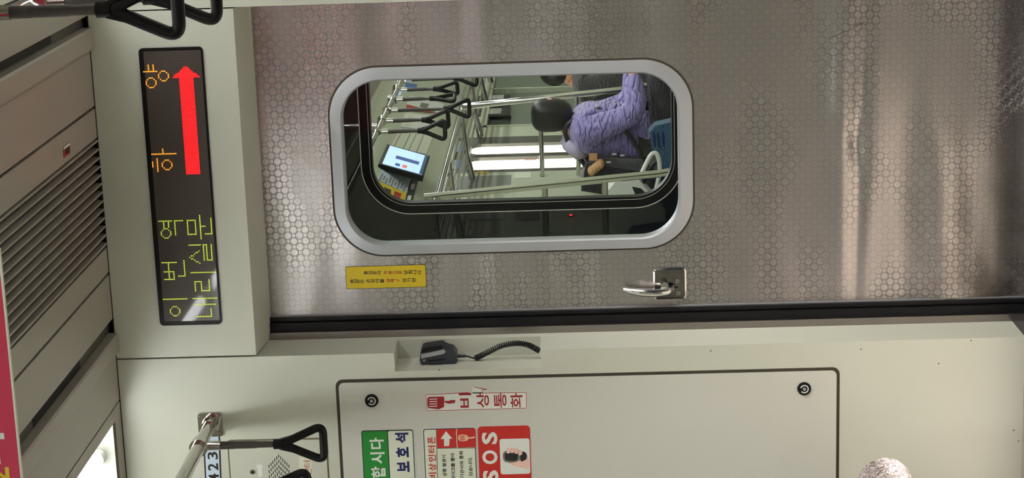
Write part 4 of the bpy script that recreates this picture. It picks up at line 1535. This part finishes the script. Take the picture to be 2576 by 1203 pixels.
# handrail and straps of the next carriage
FRX, FRZ = -0.69, onX(948, 331, -0.69).z
t = thing('handrail', 'chrome overhead rail with straps inside the next carriage', 'handrail', (FRX, 9, FRZ))
MB().cyl((FRX, 6.0, FRZ), (FRX, 15.5, FRZ), 0.0165, seg=20).build('tube', M['chrome'], t, smooth=40)
for y in (7.2, 9.0, 10.6, 12.4, 14.2):
    MB().cyl((FRX, y, FRZ + 0.01), (FRX, y, FCZ + 0.001), 0.011, seg=14).build('hanger', M['chrome'], t, smooth=40)
GF = 'hand straps of the next carriage'
for i, (py, drop, rot, lab) in enumerate((
        (331, 0.0, 0.15, 'black hand strap beyond the glass, first along the far rail'),
        (304, 0.0, -0.2, 'black hand strap beyond the glass, second along the far rail'),
        (278, 0.085, 0.1, 'long black hand strap beyond the glass, third along the far rail'),
        (251, 0.0, 1.3, 'black hand strap beyond the glass turned edge-on, fourth along the far rail'),
        (227, 0.0, -0.6, 'black hand strap beyond the glass, fifth along the far rail'),
        (202, 0.085, 0.3, 'long black hand strap beyond the glass, sixth along the far rail'))):
    make_strap(lab, GF, FRX, onX(980, py, FRX).y, FRZ, rot, drop, 1.05)

# end screens of the far bench (sloping pole and cross bars)
def end_screen(top, bot, xw, bars, label, name='seat_end_rail'):
    t_ = thing(name, label, 'seat end rail', (bot.x, bot.y, FZ), 'seat end rails of the next carriage')
    low = Vector((bot.x + 0.02, bot.y, bot.z - 0.12))
    MB().tube([Vector((RKX, top.y, RKZ)), top, bot, low, Vector((bot.x - 0.02, bot.y, FZ))], 0.0175, 16).build('pole', M['chrome'], t_, smooth=50)
    for bx in bars:
        f_ = (onY(bx, 300, top.y).z - top.z) / (bot.z - top.z)
        p_ = top + (bot - top) * f_
        MB().cyl(p_, (xw, top.y, p_.z), 0.014, seg=14).build('cross_bar', M['chrome'], t_, smooth=40)
    return t_
ES1 = 8.40
end_screen(Vector((onY(1068, 497, ES1).x, ES1, onY(1068, 497, ES1).z)), Vector((onY(1660, 437, ES1).x, ES1, onY(1660, 437, ES1).z)), FXL + 0.005, (1365, 1518),
           'sloping chrome seat end pole with two cross bars at the window lower corner')
ES2 = 10.92
end_screen(Vector((onY(1166, 268, ES2).x, ES2, onY(1166, 268, ES2).z)), Vector((onY(1560, 226, ES2).x, ES2, onY(1560, 226, ES2).z)), FXL + 0.005, (1360, 1452),
           'sloping chrome seat end pole with cross bars behind the purple jacket')

# side door of the next carriage with two bright windows
t = bpy.data.objects.new('door_3', None)
t.location = (FXL, DW0, FZ)
COL.objects.link(t)
struct(t)
ym_ = yl(391)
mt = brushed('side_door_steel', (104, 102, 96), 0.5, 'Z')
dz1 = 1.86
for (y0, y1), (wa, wb) in (((DW0 + 0.003, ym_ - 0.004), (425, 394)), ((ym_ + 0.004, DW1 - 0.003), (386, 360))):
    wy0, wy1 = yl(wa), yl(wb)
    zt_ = onX(1180, 400, FXL).z
    zb_ = 0.86
    # leaf as a ring round its pane (in Y,Z)
    ol = [(y0, FZ), (y1, FZ), (y1, dz1), (y0, dz1)]
    mb = MB(); bm = mb.bm
    rr = rrect(wy0, wy1, zb_, zt_, 0.07, 8)
    vo = [bm.verts.new((FXL - 0.02, p[0], p[1])) for p in ol]
    vi = [bm.verts.new((FXL - 0.02, p[0], p[1])) for p in rr]
    es = [bm.edges.new((vo[i], vo[(i + 1) % 4])) for i in range(4)] + [bm.edges.new((vi[i], vi[(i + 1) % len(vi)])) for i in range(len(vi))]
    bmesh.ops.triangle_fill(bm, use_beauty=True, use_dissolve=False, edges=es)
    lf = mb.build('leaf', mt, t)
    sd = lf.modifiers.new('s', 'SOLIDIFY'); sd.thickness = 0.02
    mb = MB()
    mb.bm.faces.new([mb.bm.verts.new((FXL - 0.032, p[0], p[1])) for p in rr])
    pn = mb.build('pane', M['glass'], lf)
    sd = pn.modifiers.new('s', 'SOLIDIFY'); sd.thickness = 0.004
    # blue warning sticker above each pane
    sy0, sy1 = y0 + (y1 - y0) * 0.25, y0 + (y1 - y0) * 0.80
    z1_, z0_ = onX(1138, 400, FXL).z, onX(1165, 400, FXL).z
    st = MB().box(FXL - 0.03, FXL + 0.002, sy0, sy1, z0_, z1_).build('blue_sticker', M['sky_print'], lf)
    MB().box(FXL - 0.02, FXL + 0.003, sy0, sy1, z0_ + (z1_ - z0_) * 0.5, z1_).build('sticker_top', M['paleblue'], st)
# glowing panel added outside the side door to brighten its windows
t = thing('outside_glow_panel', 'glowing white panel added outside to brighten the side door windows', 'light panel', (FXL - 0.3, 11.5, FZ))
MB().box(FXL - 0.35, FXL - 0.30, 10.6, 13.9, 0.75, 1.75).build('lit_face', M['platform'], t)
MB().box(FXL - 0.40, FXL - 0.35, 10.5, 14.0, FZ, 1.85).build('case', M['steel'], t)
mb = MB()
for k in range(3):
    mb.box(FXL - 0.299, FXL - 0.296, 11.9 + k * 0.5, 11.98 + k * 0.5, 1.12 + 0.1 * k, 1.20 + 0.1 * k)
mb.build('orange_block', M['orange_text'], t)
mb = MB()
for k in range(3):
    mb.box(FXL - 0.299, FXL - 0.296, 11.3 + k * 0.5, 11.34 + k * 0.5, 0.75, 1.75)
mb.build('grey_streak', M['grey'], t)

# long side window beyond the side door
w3 = bpy.data.objects.new('window_1', None)
w3.location = (FXL, NW0, 0.95)
COL.objects.link(w3)
struct(w3)
MB().box(FXL - 0.035, FXL - 0.028, NW0, NW1, 0.95, 1.66).build('pane', M['dark_glass'], w3)
mb = MB()
for y in (NW0, (NW0 + NW1) / 2, NW1 - 0.04):
    mb.box(FXL - 0.04, FXL + 0.006, y, y + 0.04, 0.95, 1.66)
mb.box(FXL - 0.04, FXL + 0.006, NW0, NW1, 1.64, 1.69)
mb.box(FXL - 0.04, FXL + 0.006, NW0, NW1, 0.92, 0.96)
mb.build('window_frame', M['far_wall'], w3)
# small notices and painted window reflections on the far wall seen through the dark glass
def wall_card(px0, px1, py0, py1, m, lab):
    c0, c1 = onX(px0, py1, FXL), onX(px1, py0, FXL)
    dx_ = 0.004 if m != 'silver' else 0.007
    o_ = tag(MB().box(FXL - 0.001, FXL + dx_, c0.y, c1.y, min(c0.z, c1.z), max(c0.z, c1.z)).build('notice', M[m]), lab, 'notice')
    return o_
wall_card(1293, 1337, 434, 450, 'palepaper', 'small framed notice on the wall just before the bright side door')
wall_card(1142, 1286, 442, 490, 'grey', 'dim framed poster on the wall between the luggage rack and the sloping pole')
wall_card(1186, 1286, 272, 294, 'black', 'dark panel painting a reflection in the long window beyond the side door, lower one')  # dark panels and white cards paint reflections in the window glass
wall_card(1196, 1284, 240, 256, 'black', 'dark panel painting a reflection in the long window beyond the side door, upper one')
wall_card(1226, 1262, 275, 289, 'silver', 'white patch inside the lower painted reflection beyond the side door')
wall_card(1230, 1268, 241, 252, 'silver', 'white patch inside the upper painted reflection beyond the side door')
wall_card(1198, 1228, 433, 438, 'yellow', 'thin yellow sticker under the bright side door windows')
wall_card(1176, 1270, 535, 556, 'silver', 'grey rectangle seen dimly through the dark glass band, largest one')
wall_card(1297, 1357, 532, 556, 'grey', 'square grey panel seen dimly through the dark glass near the red light')
wall_card(1174, 1225, 581, 600, 'silver', 'small grey card at the lower rim of the dark glass')
c = onX(1436, 545, FXL)
t = thing('indicator_lamp', 'tiny red indicator light glowing in the dark glass band', 'indicator lamp', (FXL, c.y, c.z))
MB().cyl((FXL - 0.001, c.y, c.z), (FXL + 0.006, c.y, c.z), 0.014, seg=16).build('bezel', M['plastic'], t)
rl = mat('red_indicator', (255, 60, 60), 0.4, emit=(255, 44, 44), estr=30.0, var=0.01)
MB().ball((FXL + 0.007, c.y, c.z), 0.006, 0.008, 0.008, 12, 8).build('lens', rl, t)

# bench of the next carriage
t = thing('bench', 'long side bench of the next carriage under the purple jacketed passenger', 'bench', (-1.1, 9.6, FZ))
mb = MB().prism([(-1.355, 0.34), (-0.90, 0.34), (-0.88, 0.37), (-0.90, 0.40), (-1.28, 0.39), (-1.33, 0.80), (-1.355, 0.82)], 8.46, 10.88)
mb.bevel(0.008, 2, 30)
mb.build('seat', M['seat_cloth'], t, smooth=40)
MB().box(-1.355, -0.98, 8.5, 10.84, FZ, 0.342).build('seat_box', M['steel'], t)
t = thing('bench', 'farther bench of the next carriage under the passenger in black', 'bench', (-1.1, 13.9, FZ))
mb = MB().prism([(-1.355, 0.34), (-0.90, 0.34), (-0.88, 0.37), (-0.90, 0.40), (-1.28, 0.39), (-1.33, 0.80), (-1.355, 0.82)], 12.4, 15.6)
mb.bevel(0.008, 2, 30)
mb.build('seat', M['seat_cloth'], t, smooth=40)
MB().box(-1.355, -0.98, 12.45, 15.5, FZ, 0.362).build('seat_box', M['steel'], t)

# lamps of the next carriage
GL = 'strip lamps of the next carriage'
for sx, side in ((0.05, 'left'), (0.65, 'right')):
    for k, (a, b) in enumerate(((5.9, 8.2), (8.5, 10.8), (11.1, 13.4), (13.7, 16.0))):
        t = thing('strip_lamp', '%s strip lamp on the next carriage ceiling over the %s of the aisle' % (('nearest', 'second', 'third', 'farthest')[k], side), 'ceiling lamp', (sx, (a + b) / 2, FCZ), GL)
        MB().box(sx - 0.06, sx + 0.06, a, b, FCZ - 0.02, FCZ + 0.001).build('tray', M['white'], t)
        MB().box(sx - 0.035, sx + 0.035, a + 0.03, b - 0.03, FCZ - 0.034, FCZ - 0.02).build('diffuser', M['far_tube'], t)


# ================================================================== PASSENGERS
def skin_mesh(name, joints, edges, m, parent, root=0, sub=2):
    me = bpy.data.meshes.new(name)
    me.from_pydata([tuple(j[0]) for j in joints], edges, [])
    o_ = bpy.data.objects.new(name, me)
    COL.objects.link(o_)
    me.materials.append(m)
    sk = o_.modifiers.new('skin', 'SKIN')
    for i, v_ in enumerate(me.skin_vertices[0].data):
        r_ = joints[i][1]
        v_.radius = (r_, r_) if not isinstance(r_, tuple) else r_
        v_.use_root = (i == root)
    sk.use_smooth_shade = True
    sb = o_.modifiers.new('sub', 'SUBSURF')
    sb.levels = sub
    sb.render_levels = sub
    if parent is not None:
        o_.parent = parent
        o_.matrix_parent_inverse = parent_matrix(parent).inverted()
    return o_


def hand_joints(J, E, wrist_i, wrist, d, side, r=0.0085):
    """palm and five curled fingers appended to a joint list; d = hand direction, side = thumb side"""
    d = d.normalized()
    side = (side - d * side.dot(d)).normalized()
    nrm = d.cross(side).normalized()
    palm = len(J)
    J.append((wrist + d * 0.05, (0.026, 0.016)))
    E.append((wrist_i, palm))
    for k, (off, ln) in enumerate(((0.026, 0.066), (0.009, 0.076), (-0.009, 0.070), (-0.025, 0.054))):
        a_ = wrist + d * 0.078 + side * off
        b_ = a_ + d * ln * 0.45 - nrm * ln * 0.16
        c_ = b_ + d * ln * 0.22 - nrm * ln * 0.38
        i0 = len(J)
        J.extend([(a_, r), (b_, r * 0.92), (c_, r * 0.8)])
        E.extend([(palm, i0), (i0, i0 + 1), (i0 + 1, i0 + 2)])
    a_ = wrist + d * 0.035 + side * 0.034
    b_ = a_ + d * 0.028 + side * 0.014 - nrm * 0.012
    i0 = len(J)
    J.extend([(a_, r * 1.1), (b_, r * 0.9)])
    E.extend([(palm, i0), (i0, i0 + 1)])


def seated_person(name, label, base, jacket, trousers, hair_r, bend=0.5, turn=0.0, bob=True):
    """seated figure facing local +X, hips at base (x,y,z of the pelvis)"""
    root = thing(name, label, 'person', (base.x, base.y, FZ))
    R_ = Matrix.Rotation(turn, 3, 'Z')
    def p(x, y, z):
        return base + R_ @ Vector((x, y, z))
    sl = math.sin(bend)
    cl_ = math.cos(bend)
    chest = p(0.30 * sl, 0, 0.30 * cl_ + 0.02)
    shl = p(0.40 * sl, 0, 0.42 * cl_ + 0.03)
    neck = p(0.50 * sl, 0, 0.47 * cl_ + 0.05)
    head = p(0.50 * sl + 0.08, 0, 0.47 * cl_ + 0.145)
    # body: one continuous surface
    J = [(p(0, 0, 0), 0.12), (p(0.14 * sl, 0, 0.15 * cl_), 0.105), (chest, 0.115), (shl, 0.085), (neck, 0.048), (head - R_ @ Vector((0.02, 0, 0.05)), 0.062), (head + R_ @ Vector((0, 0, 0.03)), 0.078)]
    E_ = [(0, 1), (1, 2), (2, 3), (3, 4), (4, 5), (5, 6)]
    # face: nose and chin
    J += [(head + R_ @ Vector((0.075, 0, -0.005)), 0.016), (head + R_ @ Vector((0.045, 0, -0.085)), 0.030)]
    E_ += [(6, 7), (5, 8)]
    arms = {}
    for s in (1, -1):
        sh = p(0.40 * sl, 0.165 * s, 0.40 * cl_ + 0.02)
        el = p(0.40 * sl + 0.10, 0.205 * s, 0.40 * cl_ - 0.25)
        wr = p(0.40 * sl + 0.31, 0.09 * s, 0.40 * cl_ - 0.235)
        i0 = len(J)
        J += [(sh, 0.055), (el, 0.042), (wr, 0.026)]
        E_ += [(3, i0), (i0, i0 + 1), (i0 + 1, i0 + 2)]
        hand_joints(J, E_, i0 + 2, wr, (wr - el), R_ @ Vector((0, -s, 0.3)))
        arms[s] = (sh, el, wr)
    legs = {}
    for s in (1, -1):
        hp_ = p(0.04, 0.09 * s, -0.02)
        kn = p(0.43, 0.11 * s, 0.02)
        an = p(0.40, 0.11 * s, -(base.z - FZ) + 0.085)
        toe = p(0.56, 0.12 * s, -(base.z - FZ) + 0.04)
        i0 = len(J)
        J += [(hp_, 0.085), (kn, 0.056), (an, 0.038), (toe, 0.034)]
        E_ += [(0, i0), (i0, i0 + 1), (i0 + 1, i0 + 2), (i0 + 2, i0 + 3)]
        legs[s] = (hp_, kn, an, toe)
    skin_mesh('body', J, E_, M['skin'], root)
    # jacket over torso and arms
    J = [(p(0.0, 0, -0.01), (0.15, 0.150)), (p(0.13 * sl, 0, 0.13 * cl_), (0.15, 0.165)), (chest, (0.15, 0.17)), (shl, 0.125), (neck + R_ @ Vector((-0.01, 0, 0.01)), 0.092)]
    E_ = [(0, 1), (1, 2), (2, 3), (3, 4)]
    for s in (1, -1):
        sh, el, wr = arms[s]
        i0 = len(J)
        J += [(sh, 0.085), ((sh + el) / 2, 0.078), (el, 0.072), ((el + wr) / 2, 0.066), (el + (wr - el) * 0.96, 0.048)]
        E_ += [(3, i0), (i0, i0 + 1), (i0 + 1, i0 + 2), (i0 + 2, i0 + 3), (i0 + 3, i0 + 4)]
    jk = skin_mesh('jacket', J, E_, jacket, root)
    J = [(p(0, 0, -0.03), (0.150, 0.155))]
    E_ = []
    for s in (1, -1):
        hp_, kn, an, toe = legs[s]
        i0 = len(J)
        J += [(hp_, 0.105), ((hp_ + kn) / 2, 0.088), (kn, 0.072), ((kn + an) / 2, 0.062), (an + Vector((0, 0, 0.02)), 0.052)]
        E_ += [(0, i0), (i0, i0 + 1), (i0 + 1, i0 + 2), (i0 + 2, i0 + 3), (i0 + 3, i0 + 4)]
    skin_mesh('trousers', J, E_, trousers, root)
    for s in (1, -1):
        hp_, kn, an, toe = legs[s]
        skin_mesh('shoe', [(an - Vector((0, 0, 0.03)), 0.048), ((an + toe) / 2 - Vector((0, 0, 0.012)), 0.044), (toe + (toe - an) * 0.15, 0.034)], [(0, 1), (1, 2)], M['leather'], root)
    # hair: bob that covers the back and sides of the head
    mb_ = MB()
    hc = head + R_ @ Vector((-0.045 if bob else -0.018, 0, 0.010))
    mb_.ball((0, 0, 0), 1, 1, 1, 32, 22)
    def se(c_, e_=0.74):
        return math.copysign(abs(c_) ** e_, c_)
    for v_ in mb_.bm.verts:
        q_ = v_.co.copy()
        if bob:
            q_ = Vector((se(q_.x), se(q_.y), se(q_.z))) * 0.92
        x_ = q_.x * hair_r * 1.02 + (0.018 if bob else -0.02)
        z_ = q_.z * hair_r * (1.05 if q_.z > 0 else (1.55 if bob else 0.9))
        v_.co = hc + R_ @ Vector((x_, q_.y * hair_r, z_))
    mb_.build('hair', M['hair'], root, smooth=80)
    return root, p, arms, (chest, shl, neck, head), jk


base = onY(1668, 338, 10.30)
lady, lp_, larm, (lch, lsh, lnk, lhd), ljk = seated_person('person', 'seated person in a lilac puffer jacket with a black bob of hair', base, M['puffer'], M['blackcloth'], 0.096, 0.14, 0.0)
# fluffy hood edge on the back of the jacket
hb0 = lnk + Vector((-0.10, 0, -0.02))
mb = MB()
ring_ = [hb0 + Vector((0.03 * math.cos(a_) - 0.02, 0.11 * math.sin(a_), 0.035 * math.cos(a_) - 0.02)) for a_ in [2 * math.pi * i / 20 for i in range(20)]]
mb.tube(ring_, 0.042, 12, closed=True)
for v_ in mb.bm.verts:
    v_.co += Vector((random.uniform(-1, 1), random.uniform(-1, 1), random.uniform(-1, 1))) * 0.007
mb.build('hood', mat('pale_lilac_fleece', (196, 186, 214), 0.9, bump=1.0, bscale=120, var=0.15, vscale=80), lady, smooth=80)

# backpack on the lilac jacket
bp = lp_(-0.215, -0.02, 0.25)
t = thing('backpack', 'black backpack on the back of the lilac jacket', 'backpack', bp)
mb = MB().box(-0.085, 0.07, -0.15, 0.15, -0.20, 0.19)
mb.bevel(0.045, 4)
mb.xform(Matrix.Translation(bp) @ Matrix.Rotation(0.18, 4, 'Y'))
mb.build('main_bag', M['blackcloth'], t, smooth=60)
mb = MB().box(-0.11, -0.06, -0.12, 0.12, -0.17, 0.02)
mb.bevel(0.025, 3)
mb.xform(Matrix.Translation(bp) @ Matrix.Rotation(0.18, 4, 'Y'))
mb.build('front_pocket', M['maroon'], t, smooth=60)
for s in (1, -1):
    st = [lp_(-0.15, 0.09 * s, 0.42), lsh + Vector((-0.06, 0.10 * s, 0.072)), lsh + Vector((0.04, 0.11 * s, 0.062)), lch + Vector((0.13, 0.11 * s, 0.02))]
    MB().tube(catmull(st, 6), 0.013, 8).build('shoulder_strap', M['leather'], t, smooth=60)
    st = [lch + Vector((0.08, 0.16 * s, -0.06)), lch + Vector((0.0, 0.178 * s, -0.12)), lp_(-0.10, 0.165 * s, 0.11), lp_(-0.17, 0.13 * s, 0.09)]
    MB().tube(catmull(st, 6), 0.013, 8).build('lower_strap', M['leather'], t, smooth=60)
c = onY(1500, 422, 10.08)
mb = MB()
for k in range(4):
    mb.ball((c.x + 0.012 * k - 0.02, 10.10, c.z + 0.016 * (1.5 - k)), 0.028, 0.03, 0.022, 14, 10)
mb.build('tan_clump', M['tan'], t, smooth=80)  # tan hand-like shape, set against the backpack as a hanging clump
for px, py in ((1545, 388), (1531, 408), (1565, 391)):
    c = onY(px, py, 10.11)
    MB().box(c.x - 0.004, c.x + 0.004, 10.105, 10.118, c.z - 0.012, c.z + 0.012).build('zip_pull', M['silver'], t)
c = onY(1492, 395, 10.12)
MB().box(c.x - 0.02, c.x + 0.02, 10.115, 10.125, c.z - 0.022, c.z + 0.022).build('tag', M['tan'], t)

# white tote with dark print beside the passenger
t = thing('tote_bag', 'white tote bag with black and white handles on the far bench beside the jeans', 'bag', onY(1650, 430, 10.0))
pts = [onY(px, py, 9.55) for px, py in ((1528, 476), (1548, 452), (1585, 446), (1606, 452), (1630, 476), (1672, 520), (1672, 600), (1552, 600), (1530, 520))]
mb = MB().prism([(p_.x, p_.z) for p_ in pts][::-1], 9.50, 9.66)
mb.bevel(0.025, 3, 30)
mb.build('bag', M['paper'], t, smooth=50)
hd = [onY(px, py, 9.58) for px, py in ((1606, 456), (1622, 420), (1640, 388), (1655, 392), (1660, 430), (1650, 480))]
MB().tube(catmull(hd, 6), 0.012, 8).build('carry_handle', M['paper'], t, smooth=60)
hd = [onY(px, py, 9.60) for px, py in ((1614, 466), (1632, 432), (1648, 410), (1662, 420), (1668, 470))]
MB().tube(catmull(hd, 6), 0.012, 8).build('carry_handle', M['black'], t, smooth=60)
mb = MB()
q_ = [onY(px, py, 9.499) for px, py in ((1590, 470), (1612, 474), (1640, 500), (1610, 520))]
mb.prism([(p_.x, p_.z) for p_ in q_], 9.497, 9.501)
mb.build('print', M['black'], t)

t = thing('bag', 'blue bag with dark print behind the hips of the lilac jacket', 'bag', onY(1700, 360, 9.95))
pts = [onY(px, py, 9.95) for px, py in ((1632, 330), (1648, 312), (1700, 300), (1735, 310), (1735, 420), (1690, 425), (1662, 416), (1642, 375))]
mb = MB().prism([(p_.x, p_.z) for p_ in pts][::-1], 9.90, 10.02)
mb.bevel(0.02, 3, 30)
mb.build('bag_body', M['denim'], t, smooth=50)
mb = MB()
for a_, b_ in ((1642, 332), (1652, 334), (1664, 332)):
    q_ = [onY(px, py, 9.90) for px, py in ((a_, b_), (a_ + 5, b_), (a_ + 8, b_ + 36), (a_ + 3, b_ + 36))]
    mb.prism([(p_.x, p_.z) for p_ in q_], 9.897, 9.901)
mb.build('print', M['navy'], t)

base = Vector((-1.13, 12.55, 0.56))
seated_person('person', 'person in a black coat seated far down the next carriage', base, M['blackcloth'], M['blackcloth'], 0.10, 0.2, -0.2, False)

# tidy the text generator away
bpy.data.objects.remove(_to, do_unlink=True)
bpy.data.curves.remove(_tc)
